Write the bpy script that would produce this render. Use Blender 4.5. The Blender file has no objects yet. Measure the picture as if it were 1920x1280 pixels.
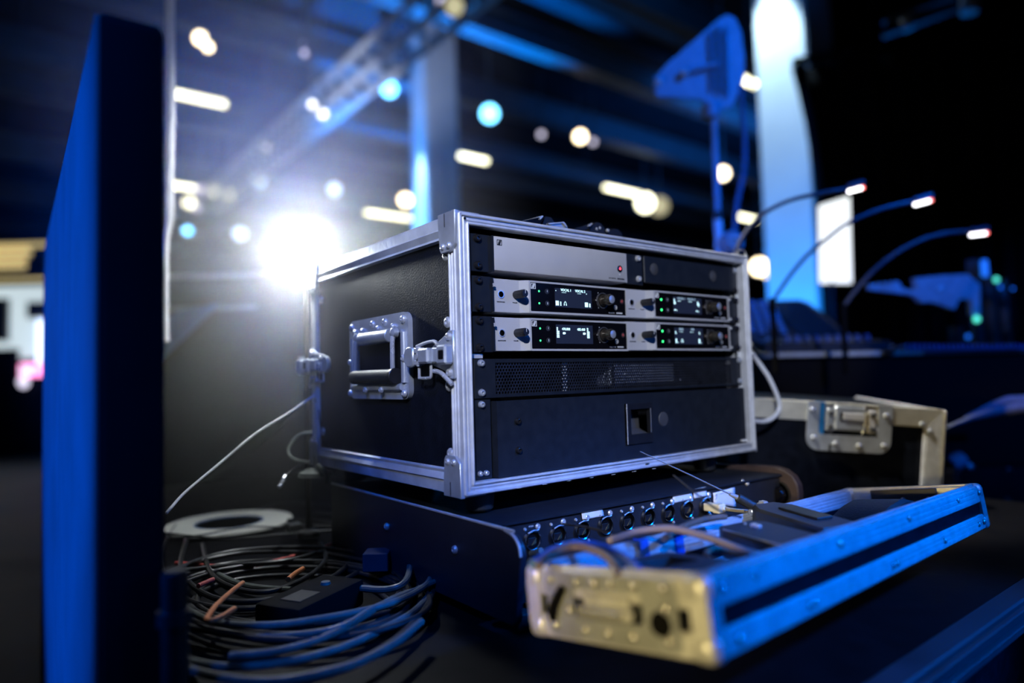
import bpy, bmesh, math, random
from mathutils import Vector, Matrix
random.seed(7)
sc = bpy.context.scene
COL = sc.collection
PI = math.pi

# ------------------------------------------------------------------ camera
F = 1256.3535
YAW, PITCH, ROLL = -.6663, .053, -.0283
CAM = Vector((-.3993, -.5964, .1238))
_f = Vector((-math.sin(YAW)*math.cos(PITCH), math.cos(YAW)*math.cos(PITCH), math.sin(PITCH)))
_r = Vector((math.cos(YAW), math.sin(YAW), 0)); _u = _r.cross(_f)
_c, _s = math.cos(ROLL), math.sin(ROLL)
CX, CY, CZ = _c*_r+_s*_u, -_s*_r+_c*_u, _f
cd = bpy.data.cameras.new('camera'); cam = bpy.data.objects.new('camera', cd); COL.objects.link(cam)
cd.sensor_width = 36; cd.lens = F/1920*36; cd.clip_start = .02; cd.clip_end = 300
cam.matrix_world = Matrix(((CX.x, CY.x, -CZ.x, CAM.x), (CX.y, CY.y, -CZ.y, CAM.y), (CX.z, CY.z, -CZ.z, CAM.z), (0, 0, 0, 1)))
cd.dof.use_dof = True; cd.dof.focus_distance = .79; cd.dof.aperture_fstop = 1.45
sc.camera = cam

def P(u, v, d):                       # a measured image point at distance d in front of the camera -> the place in the room
    return CAM + d*(CZ + CX*((u-960)/F) + CY*((640-v)/F))
def ON(u, v, ax, val):                # the same, on a plane x/y/z = val
    r = CZ + CX*((u-960)/F) + CY*((640-v)/F)
    return CAM + r*((val-CAM[ax])/r[ax])

# ------------------------------------------------------------------ world, lights, exposure
w = bpy.data.worlds.new('hall_dark'); sc.world = w; w.use_nodes = True
w.node_tree.nodes['Background'].inputs[0].default_value = (.10, .25, .8, 1)
w.node_tree.nodes['Background'].inputs[1].default_value = .006
sc.view_settings.view_transform = 'Standard'; sc.view_settings.look = 'None'
sc.view_settings.exposure = 0; sc.view_settings.gamma = 1; sc.view_settings.use_curve_mapping = False
cy = sc.cycles
cy.use_denoising = True
cy.max_bounces = 6; cy.diffuse_bounces = 3; cy.glossy_bounces = 4; cy.volume_bounces = 0
cy.sample_clamp_indirect = 4; cy.caustics_reflective = False; cy.caustics_refractive = False

def aim(o, loc, tgt):
    o.location = loc
    o.rotation_euler = (Vector(tgt)-Vector(loc)).to_track_quat('-Z', 'Y').to_euler()
def spot(name, loc, tgt, power, color, half, blend=.3, radius=.05):
    l = bpy.data.lights.new(name, 'SPOT'); l.energy = power; l.color = color
    l.spot_size = 2*math.radians(half); l.spot_blend = blend; l.shadow_soft_size = radius
    o = bpy.data.objects.new(name, l); COL.objects.link(o); aim(o, loc, tgt); return o
def area(name, loc, tgt, power, color, sx, sy, spread=180):
    l = bpy.data.lights.new(name, 'AREA'); l.energy = power; l.color = color; l.shape = 'RECTANGLE'
    l.size = sx; l.size_y = sy; l.spread = math.radians(spread)
    o = bpy.data.objects.new(name, l); COL.objects.link(o); aim(o, loc, tgt); return o
def point(name, loc, power, color, radius):
    l = bpy.data.lights.new(name, 'POINT'); l.energy = power; l.color = color; l.shadow_soft_size = radius
    o = bpy.data.objects.new(name, l); COL.objects.link(o); o.location = loc; return o

BLUE = (.0, .17, 1); FLZ = -.9
spot('key_spot_white', (-1.3, -1.5, 1.1), (.25, .02, .19), 205, (.80, .85, 1), 8.0, .25, .06)
spot('warm_spot_low', (-1.25, -.36, .10), (-.04, -.27, -.04), 42, (1, .76, .30), 8.0, .5, .03)
spot('blue_spot_tray', (.80, -1.35, .95), (.28, -.36, -.05), 210, (.0, .17, 1), 12.5, .5, .06)
spot('blue_spot_front', (1.5, -2.0, .75), (.3, -.1, .1), 24, BLUE, 15, .5, .15)
spot('blue_spot_left', (-2.6, .9, .5), (-.333, .55, .17), 520, (.0, .12, 1), 14.5, .3, .10)
spot('blue_spot_high', (-1.2, -.9, 1.6), (-.06, .32, -.05), 110, (.0, .14, 1), 10.5, .5, .10)
spot('blue_spot_console', (.6, -2.2, 1.2), (2.1, .5, .3), 170, (.0, .14, 1), 18, .7, .1)
spot('floor_wash_left', (-3.5, 2, 3), (-2.2, 1.2, FLZ), 120, (.55, .72, 1), 22, .8, .2)
spot('blue_spot_antenna', (1.2, -1.7, 1.9), P(1335, 200, 2.05), 330, (.0, .15, 1), 20, .6, .06)
LAMP = P(573, 499, 1.07)
spot('rim_spot', (.9, -.9, 1.0), P(1540, 662, 1.76), 26, (1, .97, .85), 6, .6, .03)
spot('white_spot_right', (-.6, .3, 2.4), (.86, .05, .05), 480, (1, .97, .86), 7.8, .5, .05)
point('backlight_lamp_light', LAMP + Vector((-.012, -.02, .01)), 5.5, (.90, .97, 1), .012)
area('hall_fill_blue', (4, 3, 4.9), (6, 12, 6), 75, (.02, .3, 1), 4, 4)
area('hall_fill_blue', (14, 8, 4.9), (14, 14, 6), 150, (.02, .25, 1), 6, 4)

# ------------------------------------------------------------------ materials
def mat(name, color, rough=.5, metal=0, var=.15, scale=40, bump=.0, bscale=200, coat=0, spec=.5, rvar=.1, stretch=None):
    m = bpy.data.materials.new(name); m.use_nodes = True; nt = m.node_tree; b = nt.nodes['Principled BSDF']
    N = nt.nodes.new; L = nt.links.new
    b.inputs['Metallic'].default_value = metal; b.inputs['Specular IOR Level'].default_value = spec
    b.inputs['Coat Weight'].default_value = coat
    tc = N('ShaderNodeTexCoord'); mp = N('ShaderNodeMapping'); L(tc.outputs['Object'], mp.inputs[0])
    if stretch: mp.inputs['Scale'].default_value = stretch
    nz = N('ShaderNodeTexNoise'); nz.inputs['Scale'].default_value = scale; nz.inputs['Detail'].default_value = 5
    L(mp.outputs[0], nz.inputs['Vector'])
    r = N('ShaderNodeValToRGB'); r.color_ramp.elements[0].position = .3; r.color_ramp.elements[1].position = .7
    r.color_ramp.elements[0].color = (*[c*(1-var) for c in color], 1)
    r.color_ramp.elements[1].color = (*[min(1, c*(1+var)) for c in color], 1)
    L(nz.outputs['Fac'], r.inputs[0]); L(r.outputs[0], b.inputs['Base Color'])
    mr = N('ShaderNodeMapRange'); mr.inputs['To Min'].default_value = max(.02, rough-rvar); mr.inputs['To Max'].default_value = min(1, rough+rvar)
    L(nz.outputs['Fac'], mr.inputs['Value']); L(mr.outputs[0], b.inputs['Roughness'])
    if bump:
        n2 = N('ShaderNodeTexNoise'); n2.inputs['Scale'].default_value = bscale; L(mp.outputs[0], n2.inputs['Vector'])
        bp = N('ShaderNodeBump'); bp.inputs['Strength'].default_value = bump; bp.inputs['Distance'].default_value = .001
        L(n2.outputs['Fac'], bp.inputs['Height']); L(bp.outputs[0], b.inputs['Normal'])
    return m
def em(name, color, strength):
    m = bpy.data.materials.new(name); m.use_nodes = True; nt = m.node_tree; b = nt.nodes['Principled BSDF']
    b.inputs['Base Color'].default_value = (*color, 1); b.inputs['Emission Color'].default_value = (*color, 1)
    b.inputs['Emission Strength'].default_value = strength
    b.inputs['Specular IOR Level'].default_value = .1
    return m
M = dict(
    alu=mat('brushed_aluminium', (.74, .76, .80), .42, .45, .12, 60, .12, 300),
    alu_side=mat('scuffed_aluminium', (.66, .70, .76), .45, .4, .22, 22, .2, 120),
    zinc=mat('zinc_plate', (.56, .60, .66), .36, .6, .12, 50, .08, 200),
    chrome=mat('chrome', (.78, .80, .84), .25, .6, .05, 80),
    laminate=mat('black_laminate', (.0045, .006, .011), .5, 0, .3, 60, .35, 500, spec=.10),
    blackm=mat('black_powdercoat', (.011, .014, .021), .5, 0, .15, 80, .15, 900, spec=.25),
    blackp=mat('black_plastic', (.010, .010, .012), .4, 0, .2, 60),
    gloss=mat('gloss_black_panel', (.004, .004, .006), .12, 0, .1, 60, spec=.35, rvar=.03),
    deep=mat('deep_black', (.004, .004, .005), .8, 0, .1, 20, spec=.1),
    silver=mat('silver_grey_paint', (.50, .50, .52), .5, .1, .04, 30, .05, 600),
    greyp=mat('dark_grey_plastic', (.055, .055, .058), .5, 0, .15, 50, .2, 600),
    rubber=mat('black_rubber', (.02, .022, .025), .55, 0, .2, 90, .4, 400),
    foam=mat('black_foam', (.012, .012, .014), .95, 0, .4, 200, .8, 300, spec=.1),
    tape=mat('white_tape', (.80, .80, .80), .6, 0, .05, 90, .2, 200),
    print_w=mat('white_print', (.75, .77, .8), .5, 0, .02),
    print_k=mat('black_print', (.02, .02, .02), .5, 0, .02),
    gold=mat('brass_contacts', (.75, .62, .32), .3, 1, .1),
    cable=mat('black_cable', (.02, .02, .022), .38, 0, .2, 90, spec=.6),
    cable_g=mat('grey_cable', (.12, .135, .125), .42, 0, .2, 90),
    cable_w=mat('white_cable', (.72, .74, .78), .45, 0, .05, 90),
    cable_br=mat('brown_cable', (.20, .14, .10), .5, 0, .15, 90),
    orange=mat('orange_cable', (.75, .26, .10), .5, 0, .1, 90),
    red=mat('red_cable', (.55, .10, .09), .5, 0, .1, 90),
    maroon=mat('dark_brown_cheek', (.05, .032, .03), .55, 0, .2, 40, .2, 300),
    screen=mat('lcd_glass', (.010, .013, .022), .2, 0, .2, 200, spec=.4),
    concrete=mat('painted_column', (.72, .76, .8), .85, 0, .06, 3, .1, 20),
    ceil=mat('dark_ceiling', (.012, .02, .035), .9, 0, .4, 1.2),
    steel=mat('painted_steel', (.12, .16, .20), .55, .3, .2, 5),
    floorm=mat('hall_floor', (.015, .017, .02), .6, 0, .3, 2),
    wallm=mat('hall_wall', (.008, .012, .02), .9, 0, .3, 2),
    drape=mat('black_drape', (.006, .006, .010), .95, 0, .3, 6, .3, 60, spec=.1),
    tabletop=mat('dark_table_laminate', (.0035, .0035, .005), .6, 0, .2, 30, .2, 200, spec=.12),
    post=mat('lit_side_grey', (.10, .11, .13), .8, 0, .2, 9, .2, 60),  # lighter tone for the lit side of the upright panel
    plexi=mat('antenna_board', (.26, .32, .42), .5, 0, .15, 20),
    led_g=em('green_led', (.05, 1, .25), 2.2), lcd=em('lcd_pixels', (.55, .85, .9), 1.3), lcd_dim=em('lcd_pixels_dim', (.35, .5, .6), .5),
    scr_on=em('lcd_backlight', (.016, .022, .045), .25),
    red_ic=em('red_power_symbol', (1, .10, .16), 1.2),
    tube=em('tube_glow', (1, .97, .66), 5.5), warm=em('warm_lamp', (1, .82, .52), 8), bluel=em('blue_lamp', (.16, .62, 1), 7),
    pale=em('pale_lamp', (.55, .68, 1), 3), lampw=em('lamp_lens', (.95, .98, 1), 60), led_t=em('cool_led_bar', (1, .97, .98), 5),
    led_r=em('red_led_tip', (1, .15, .12), 3), softbox=em('bright_screen', (.93, .98, .95), 1.5),
    booth_w=em('glowing_booth_wall', (.72, .86, .90), .8), booth_y=em('glowing_booth_shelf', (.85, .68, .30), .7), pink=em('pink_light_strip', (1, .28, .6), 2.4),
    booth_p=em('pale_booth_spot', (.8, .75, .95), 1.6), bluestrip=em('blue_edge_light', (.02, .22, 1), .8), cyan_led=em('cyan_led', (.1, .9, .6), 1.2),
)

# ------------------------------------------------------------------ mesh tools
class MB:
    def __init__(s): s.bm = bmesh.new()
    def box(s, x0, x1, y0, y1, z0, z1, bev=0, seg=1, mtx=None):
        t = bmesh.new(); bmesh.ops.create_cube(t, size=1)
        for v in t.verts:
            v.co = Vector(((x0+x1)/2+v.co.x*(x1-x0), (y0+y1)/2+v.co.y*(y1-y0), (z0+z1)/2+v.co.z*(z1-z0)))
        if bev: bmesh.ops.bevel(t, geom=t.edges[:], offset=bev, segments=seg, affect='EDGES', profile=.5)
        s._merge(t, mtx); return s
    def _merge(s, t, mtx=None):
        if mtx: bmesh.ops.transform(t, matrix=mtx, verts=t.verts)
        me = bpy.data.meshes.new('tmp'); t.to_mesh(me); t.free(); s.bm.from_mesh(me); bpy.data.meshes.remove(me)
    def lathe(s, prof, p0, axis, n=24, mtx=None):      # prof [(radius, along)], axis direction
        t = bmesh.new(); q = Vector((0, 0, 1)).rotation_difference(Vector(axis).normalized()).to_matrix().to_4x4()
        rings = []
        for r, h in prof:
            if r < 1e-6: rings.append([t.verts.new((0, 0, h))])
            else: rings.append([t.verts.new((r*math.cos(2*PI*i/n), r*math.sin(2*PI*i/n), h)) for i in range(n)])
        for a, b in zip(rings, rings[1:]):
            for i in range(n):
                j = (i+1) % n
                if len(a) == 1 and len(b) == 1: continue
                if len(a) == 1: t.faces.new((a[0], b[i], b[j]))
                elif len(b) == 1: t.faces.new((a[i], a[j], b[0]))
                else: t.faces.new((a[i], a[j], b[j], b[i]))
        if len(rings[0]) > 1: t.faces.new(rings[0][::-1])
        if len(rings[-1]) > 1: t.faces.new(rings[-1])
        bmesh.ops.recalc_face_normals(t, faces=t.faces[:])
        bmesh.ops.transform(t, matrix=Matrix.Translation(Vector(p0)) @ q, verts=t.verts)
        s._merge(t, mtx); return s
    def cyl(s, p0, p1, r, n=20, bev=0, r2=None):
        p0, p1 = Vector(p0), Vector(p1); h = (p1-p0).length; r2 = r if r2 is None else r2
        pr = [(r, 0), (r2, h)] if not bev else [(r-bev, 0), (r, bev), (r2, h-bev), (r2-bev, h)]
        return s.lathe(pr, p0, p1-p0, n)
    def ring(s, p, axis, r0, r1, h, n=28):             # flat annulus of thickness h
        return s.lathe([(r0, 0), (r1, 0), (r1, h), (r0, h), (r0, 0)], p, axis, n)
    def prism(s, pts, ax, lo, hi, bev=0, mtx=None):    # polygon in the two other axes, extruded along ax
        t = bmesh.new()
        def mk(p, h):
            if ax == 0: return (h, p[0], p[1])
            if ax == 1: return (p[0], h, p[1])
            return (p[0], p[1], h)
        a = [t.verts.new(mk(p, lo)) for p in pts]; b = [t.verts.new(mk(p, hi)) for p in pts]
        t.faces.new(a); t.faces.new(b[::-1])
        for i in range(len(pts)): t.faces.new((a[i], b[i], b[(i+1) % len(pts)], a[(i+1) % len(pts)]))
        bmesh.ops.recalc_face_normals(t, faces=t.faces[:])
        if bev: bmesh.ops.bevel(t, geom=t.edges[:], offset=bev, segments=1, affect='EDGES')
        s._merge(t, mtx); return s
    def tube(s, pts, r, n=8, smooth=6, closed=False):
        pts = [Vector(p) for p in pts]
        if smooth:
            out = []; m = len(pts)
            for i in range(m-1 if not closed else m):
                g = lambda k: pts[k % m] if closed else pts[max(0, min(m-1, k))]
                a, b, c, d = g(i-1), g(i), g(i+1), g(i+2)
                for k in range(smooth):
                    t = k/smooth
                    out.append(.5*((2*b)+(c-a)*t+(2*a-5*b+4*c-d)*t*t+(3*b-a-3*c+d)*t**3))
            if not closed: out.append(pts[-1])
            pts = out
        t = bmesh.new(); rings = []; up = Vector((0, 0, 1)); m = len(pts)
        prev = None
        for i, p in enumerate(pts):
            if closed: d = pts[(i+1) % m]-pts[i-1]
            else: d = pts[min(i+1, m-1)]-pts[max(i-1, 0)]
            d.normalize()
            if prev is None: a = d.cross(up if abs(d.z) < .9 else Vector((1, 0, 0))).normalized()
            else: a = (prev-d*prev.dot(d)).normalized()
            prev = a; b = d.cross(a)
            rr = r(i/(m-1)) if callable(r) else r
            rings.append([t.verts.new(p+a*(rr*math.cos(2*PI*k/n))+b*(rr*math.sin(2*PI*k/n))) for k in range(n)])
        for i in range(m if closed else m-1):
            A, B = rings[i], rings[(i+1) % m]
            for k in range(n): t.faces.new((A[k], A[(k+1) % n], B[(k+1) % n], B[k]))
        if not closed: t.faces.new(rings[0][::-1]); t.faces.new(rings[-1])
        bmesh.ops.recalc_face_normals(t, faces=t.faces[:])
        s._merge(t); return s
    def build(s, name, m, parent=None, smooth=True, mtx=None):
        me = bpy.data.meshes.new(name); 
        if mtx: bmesh.ops.transform(s.bm, matrix=mtx, verts=s.bm.verts)
        s.bm.to_mesh(me); s.bm.free(); me.materials.append(M[m] if isinstance(m, str) else m)
        if smooth:
            try: me.shade_smooth(); me.set_sharp_from_angle(angle=math.radians(35))
            except Exception: pass
        o = bpy.data.objects.new(name, me); COL.objects.link(o); o.parent = parent; return o
def tag(o, label=None, cat=None, group=None, kind=None):
    if label: o['label'] = label
    if cat: o['category'] = cat
    if group: o['group'] = group
    if kind: o['kind'] = kind
    return o
def empty(name, loc=(0, 0, 0), label=None, cat=None, group=None, mtx=None):
    o = bpy.data.objects.new(name, None); COL.objects.link(o); o.empty_display_size = .02
    if mtx is not None: o.matrix_world = mtx
    else: o.location = loc
    return tag(o, label, cat, group)
def dupe(o, parent, loc=None, mtx=None):
    c = o.copy(); COL.objects.link(c); c.parent = parent
    if loc is not None: c.location = loc
    if mtx is not None: c.matrix_local = mtx
    return c
def text(name, s, size, m, parent, loc, xdir=(1, 0, 0), ydir=(0, 0, 1), align='LEFT', stretch=1, depth=.00012, bold=0):
    cu = bpy.data.curves.new(name, 'FONT'); cu.body = s; cu.size = size; cu.align_x = align; cu.align_y = 'CENTER'
    cu.extrude = depth; cu.offset = bold; cu.resolution_u = 3
    o = bpy.data.objects.new(name, cu); COL.objects.link(o)
    dg = bpy.context.evaluated_depsgraph_get(); dg.update()
    me = bpy.data.meshes.new_from_object(o.evaluated_get(dg)); bpy.data.objects.remove(o); bpy.data.curves.remove(cu)
    me.materials.clear(); me.materials.append(M[m])
    X = Vector(xdir).normalized(); Y = Vector(ydir).normalized(); Z = X.cross(Y)
    mt = Matrix(((X.x*stretch, Y.x, Z.x, loc[0]), (X.y*stretch, Y.y, Z.y, loc[1]), (X.z*stretch, Y.z, Z.z, loc[2]), (0, 0, 0, 1)))
    o = bpy.data.objects.new(name, me); COL.objects.link(o); o.parent = parent; o.matrix_local = mt; return o
def rr(x0, x1, y0, y1, r, n=5):       # rounded rectangle outline
    o = []
    for cx, cy_, a in ((x1-r, y1-r, 0), (x0+r, y1-r, 90), (x0+r, y0+r, 180), (x1-r, y0+r, 270)):
        for k in range(n+1):
            t = math.radians(a+90*k/n); o.append((cx+r*math.cos(t), cy_+r*math.sin(t)))
    return o
def plate_hole(outer, inner, ax, lo, hi):               # two outlines with the same count -> plate with an opening
    t = bmesh.new()
    def mk(p, h): return (h, p[0], p[1]) if ax == 0 else ((p[0], h, p[1]) if ax == 1 else (p[0], p[1], h))
    V = [[t.verts.new(mk(p, h)) for p in L] for L in (outer, inner) for h in (lo, hi)]
    n = len(outer)
    for i in range(n):
        j = (i+1) % n; ol, oh, il, ih = V
        t.faces.new((ol[i], ol[j], il[j], il[i])); t.faces.new((oh[i], ih[i], ih[j], oh[j]))
        t.faces.new((ol[i], oh[i], oh[j], ol[j])); t.faces.new((il[i], il[j], ih[j], ih[i]))
    bmesh.ops.recalc_face_normals(t, faces=t.faces[:]); return t

def rivet_mesh(r, h):
    return [(r, 0), (r, h*.3), (r*.82, h*.75), (r*.45, h), (r*.34, h), (r*.30, h*.55), (0, h*.55)]

# ================================================================== STRUCTURE
FL, CL = -.90, 6.6
def struct(name, mb, m, label=None):
    return tag(mb.build(name, m, None, False), label, None, None, 'structure')
struct('floor', MB().box(-22, 45, -12, 42, FL-.1, FL), 'floorm', 'dark polished hall floor')
struct('ceiling', MB().box(-22, 45, -12, 42, CL, CL+.2), 'ceil', 'dark hall ceiling deck')
struct('wall_back', MB().box(-22, 45, 41.8, 42, FL, CL), 'wallm', 'dark back wall of the hall')
struct('wall_right', MB().box(44.8, 45, -12, 42, FL, CL), 'wallm', 'dark far right wall of the hall')
struct('wall_left', MB().box(-22, -21.8, -12, 42, FL, CL), 'wallm', 'dark far left wall of the hall')

# roof beams across the hall (each its own thing)
for k, (y, z, hh) in enumerate(((6.1, 5.75, .55), (8.3, 5.9, .45), (10.6, 5.8, .5), (13.4, 5.75, .55), (15.4, 5.9, .45), (19.3, 5.7, .6), (24.0, 5.7, .6), (30, 5.7, .6))):
    b = MB(); b.box(-8, 40, y-.16, y+.16, z, z+.05); b.box(-8, 40, y-.02, y+.02, z, z+hh); b.box(-8, 40, y-.16, y+.16, z+hh, z+hh+.05)
    tag(b.build('roof_beam', 'steel', None, False), ['nearest', 'second', 'third', 'fourth', 'fifth', 'sixth', 'seventh', 'farthest'][k]+' dark steel roof beam running across the hall ceiling', 'beam', 'roof beams')
# lighting rails with fluorescent tubes
def tube_rail(y, z, spans, desc):
    r = empty('lighting_rail', (0, y, z), desc+' grey lighting rail under the ceiling carrying glowing tubes', 'lighting rail', 'lighting rails')
    MB().box(-2, 30, -.06, .06, .05, .16, .01).build('rail', 'steel', r, False)
    for x in (0, 6, 12, 18, 24): MB().cyl((x, 0, .16), (x, 0, CL-z), .012, 8).build('hanger', 'steel', r)
    for a, b in spans:
        MB().cyl((a, 0, -.03), (b, 0, -.03), .06, 12, .01).build('tube', 'tube', r)
        MB().box(a-.06, b+.06, -.09, .09, .0, .05, .01).build('batten', 'steel', r, False)
tube_rail(11.8, 5.2, [(2.0, 2.95), (8.0, 8.75), (12.7, 14.6), (18.9, 20.0)], 'middle')
tube_rail(17.6, 5.2, [(3.1, 3.9), (8.5, 10.0)], 'far')
tube_rail(5.8, 5.2, [(9.55, 10.25)], 'near')

# lighting truss along the hall
tr = empty('lighting_truss', (4.02, 9.3, 4.75), 'aluminium ladder truss hung from the ceiling, running back from top centre', 'truss')
for dx, dz in ((-.2, .2), (.2, .2), (-.2, -.2), (.2, -.2)):
    MB().cyl((dx, -6, dz), (dx, 8, dz), .05, 10).build('chord', 'alu', tr)
rung = None
for k in range(34):
    y = -6+.42*k
    if rung is None:
        m_ = MB(); m_.cyl((-.2, 0, -.2), (.2, 0, -.2), .035, 8); m_.cyl((.2, 0, -.2), (.2, 0, .2), .035, 8); m_.cyl((-.2, 0, -.2), (-.2, 0, .2), .035, 8); m_.cyl((-.2, 0, .2), (.2, 0, .2), .035, 8)
        rung = m_.build('rung', 'alu', tr); rung.location = (0, y, 0)
    else: dupe(rung, tr, (0, y, 0))
for y in (-4, 1, 6): MB().cyl((0, y, .2), (0, y, CL-4.75), .012, 8).build('hanger', 'steel', tr)
spot('truss_wash', (2.8, 7.6, 2.3), (4.02, 8.9, 4.75), 420, (.75, .85, 1), 30, .8, .2)

# spot fixtures in the roof: body, yoke, glowing lens
def fixture(p, m, r, label, body=True):
    o = empty('stage_lamp', p, label, 'stage lamp', 'stage lamps under the ceiling')
    d = (CAM-p).normalized()
    MB().lathe([(0, 0), (r, 0), (r*.9, -.012), (0, -.012)], (0, 0, 0), d, 20).build('lens', m, o)
    MB().lathe([(r*1.15, .03), (r*1.15, -.12), (r*.8, -.3), (0, -.3)], (0, 0, 0), d, 20).build('lamp_body', 'blackp', o) if False else \
        MB().lathe([(r*1.02, -.005), (r*1.2, .02), (r*1.2, -.12), (r*.8, -.32), (0, -.32)], (0, 0, 0), d, 20).build('lamp_body', 'blackp', o)
    MB().cyl((0, 0, .05), (0, 0, max(.2, CL-p.z)), .02, 8).build('hanger', 'steel', o)
H = 5.2
for u, v, h, m, r, l in ((376, 72, H, 'warm', .09, 'warm bright lamp high at the left, above the upper left tube'), (390, 88, H-1.2, 'warm', .05, 'small warm lamp just right of and below the bright upper left lamp'),
                      (1088, 256, H, 'warm', .12, 'warm bright lamp in the ceiling above the rack case middle'), (1112, 266, H-.1, 'booth_p', .06, 'small pale lamp right beside the warm lamp above the rack case'),
                      (730, 167, H, 'bluel', .13, 'light blue lamp right of the truss, upper one'), (918, 213, H, 'bluel', .16, 'light blue lamp right of the left blue column'),
                      (485, 338, H, 'pale', .16, 'pale blue lamp below the truss, left of the white glare'), (627, 355, H, 'pale', .16, 'pale blue lamp above the white glare'),
                      (352, 432, 4.2, 'bluel', .1, 'small dim blue lamp beside the white hanging cable'), (450, 438, 4.2, 'pale', .16, 'pale blue lamp left of the white glare'),
                      (760, 375, 4.9, 'warm', .16, 'warm lamp beside the left blue column above the lower tube'), (355, 380, 5.9, 'tube', .16, 'yellowish lamp below the lower left tube'),
                      (372, 390, 4.9, 'booth_p', .10, 'faint grey lamp below the lower left tube'),
                      (1355, 325, 4.9, 'warm', .14, 'warm lamp seen behind the antenna pole'), (378, 357, 5.0, 'booth_p', .13, 'pale lamp right of the lower left tube, leftmost of three in a row'), (402, 359, 5.0, 'tube', .13, 'yellowish lamp right of the lower left tube, middle of three in a row'), (430, 362, 5.0, 'tube', .14, 'yellowish lamp right of the lower left tube, rightmost of three in a row'),
                      (1210, 380, 4.8, 'tube', .24, 'large yellowish lamp below the right tube'), (1236, 386, 4.8, 'booth_y', .25, 'dull yellow lamp touching the large yellowish one'),
                      (570, 82, H, 'booth_p', .03, 'small pale lamp, upper of two left of the truss'), (571, 100, H-.7, 'booth_p', .04, 'small pale lamp, lower of two left of the truss'),
                      (1015, 252, H, 'booth_p', .06, 'dim white lamp above the middle tube gap'), (1354, 128, 5.0, 'led_t', .06, 'small white lamp at the antenna edge'),
                      (500, 276, 4.4, 'booth_p', .05, 'faint lamp at the lower end of the truss'), (586, 196, 4.45, 'led_t', .05, 'white lamp clamped in the middle of the truss'), (606, 214, 4.35, 'led_t', .06, 'white lamp under the middle of the truss'),
                      (830, 4, H+.3, 'booth_p', .08, 'cream lamp at the near top end of the truss'), (852, 12, H-.9, 'booth_y', .10, 'yellow cream lamp at the near top end of the truss')):
    fixture(ON(u, v, 2, h), m, r, l)
for (u, v, m, r, l) in ((1424, 500, 'warm', .13, 'left warm lamp low behind the rack case right corner'), (1444, 508, 'warm', .13, 'middle warm lamp low behind the rack case right corner'), (1456, 513, 'booth_p', .09, 'pale pinkish lamp low behind the rack case right corner')):
    fixture(P(u, v, {1424: 11, 1444: 12, 1456: 13}[u]), m, r, l)

# uplit columns
def column(name, u0, u1, d, label, lampoff):
    c = P((u0+u1)/2, 700, d); wd = (u1-u0)/F*d/1.4
    r = empty(name, (c.x, c.y, FL), label, 'column')
    MB().box(-wd/2, wd/2, -wd/2, wd/2, 0, CL-FL, .02).build('shaft', 'concrete', r)
    r.rotation_euler.z = lampoff
    MB().box(-wd/2-.06, wd/2+.06, -wd/2-.06, wd/2+.06, 0, .25, .02).build('plinth', 'steel', r)
    return c, wd
c1, w1 = column('uplit_column', 778, 872, 12.2, 'square column behind the rack case, lit blue from below', math.radians(-8))
c2, w2 = column('uplit_column', 1447, 1591, 5.4, 'large pale column right of the antenna, lit blue from below', 0)
def uplight(loc, tgt, p, color, half, label):
    r = empty('floor_uplight', loc, label, 'uplight', 'uplights at the columns')
    MB().lathe([(.09, 0), (.1, .02), (.1, .16), (.085, .18), (.08, .16), (0, .16)], (0, 0, 0), (0, 0, 1), 20).build('lamp_body', 'blackp', r)
    MB().lathe([(.078, .162), (0, .165)], (0, 0, 0), (0, 0, 1), 20).build('lens', 'bluel', r)
    spot('uplight_beam', (loc[0], loc[1], loc[2]+.2), tgt, p, color, half, .6, .05)
uplight((c1.x-w1/2-.55, c1.y+.02, FL), (c1.x-w1/2-.05, c1.y, 2.4), 14000, (.0, .26, 1), 26, 'blue uplight at the foot of the farther column, left side')
uplight((c2.x-w2/2-.7, c2.y+.02, FL), (c2.x-w2/2, c2.y, 3.0), 520, (.0, .24, 1), 30, 'blue uplight left of the large column')
def downlight(loc, tgt, p, color, half, label):
    r = empty('column_downlight', loc, label, 'downlight', 'downlights at the columns')
    MB().cyl((0, 0, .02), (0, 0, .30), .07, 18, .01).build('lamp_body', 'blackp', r); MB().cyl((0, 0, .3), (0, 0, CL-loc[2]), .015, 8).build('hanger', 'steel', r)
    spot('downlight_beam', loc, tgt, p, color, half, .25, .03)
downlight((c1.x-w1/2-.30, c1.y-.02, 5.5), (c1.x-w1/2-.20, c1.y, 0), 2600, (.45, .75, 1), 12, 'dark downlight above the farther column')
downlight((c2.x-w2/2-.28, c2.y+.06, 4.0), (c2.x-w2/2-.16, c2.y+.02, 0), 760, (.58, .84, 1), 18, 'dark downlight above the large column')
# drainage / pipes beside the large column, top
pp = P(1566, 60, 5.2)
o = empty('vertical_pipe', (pp.x, pp.y, 2.9), 'blue lit vertical pipe right of the large column near the top', 'pipe')
MB().cyl((0, 0, .35), (0, 0, CL-2.9), .07, 16).build('pipe_run', 'steel', o)
MB().box(-.12, .12, -.12, .12, .25, .36, .02).build('bracket', 'steel', o)
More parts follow.
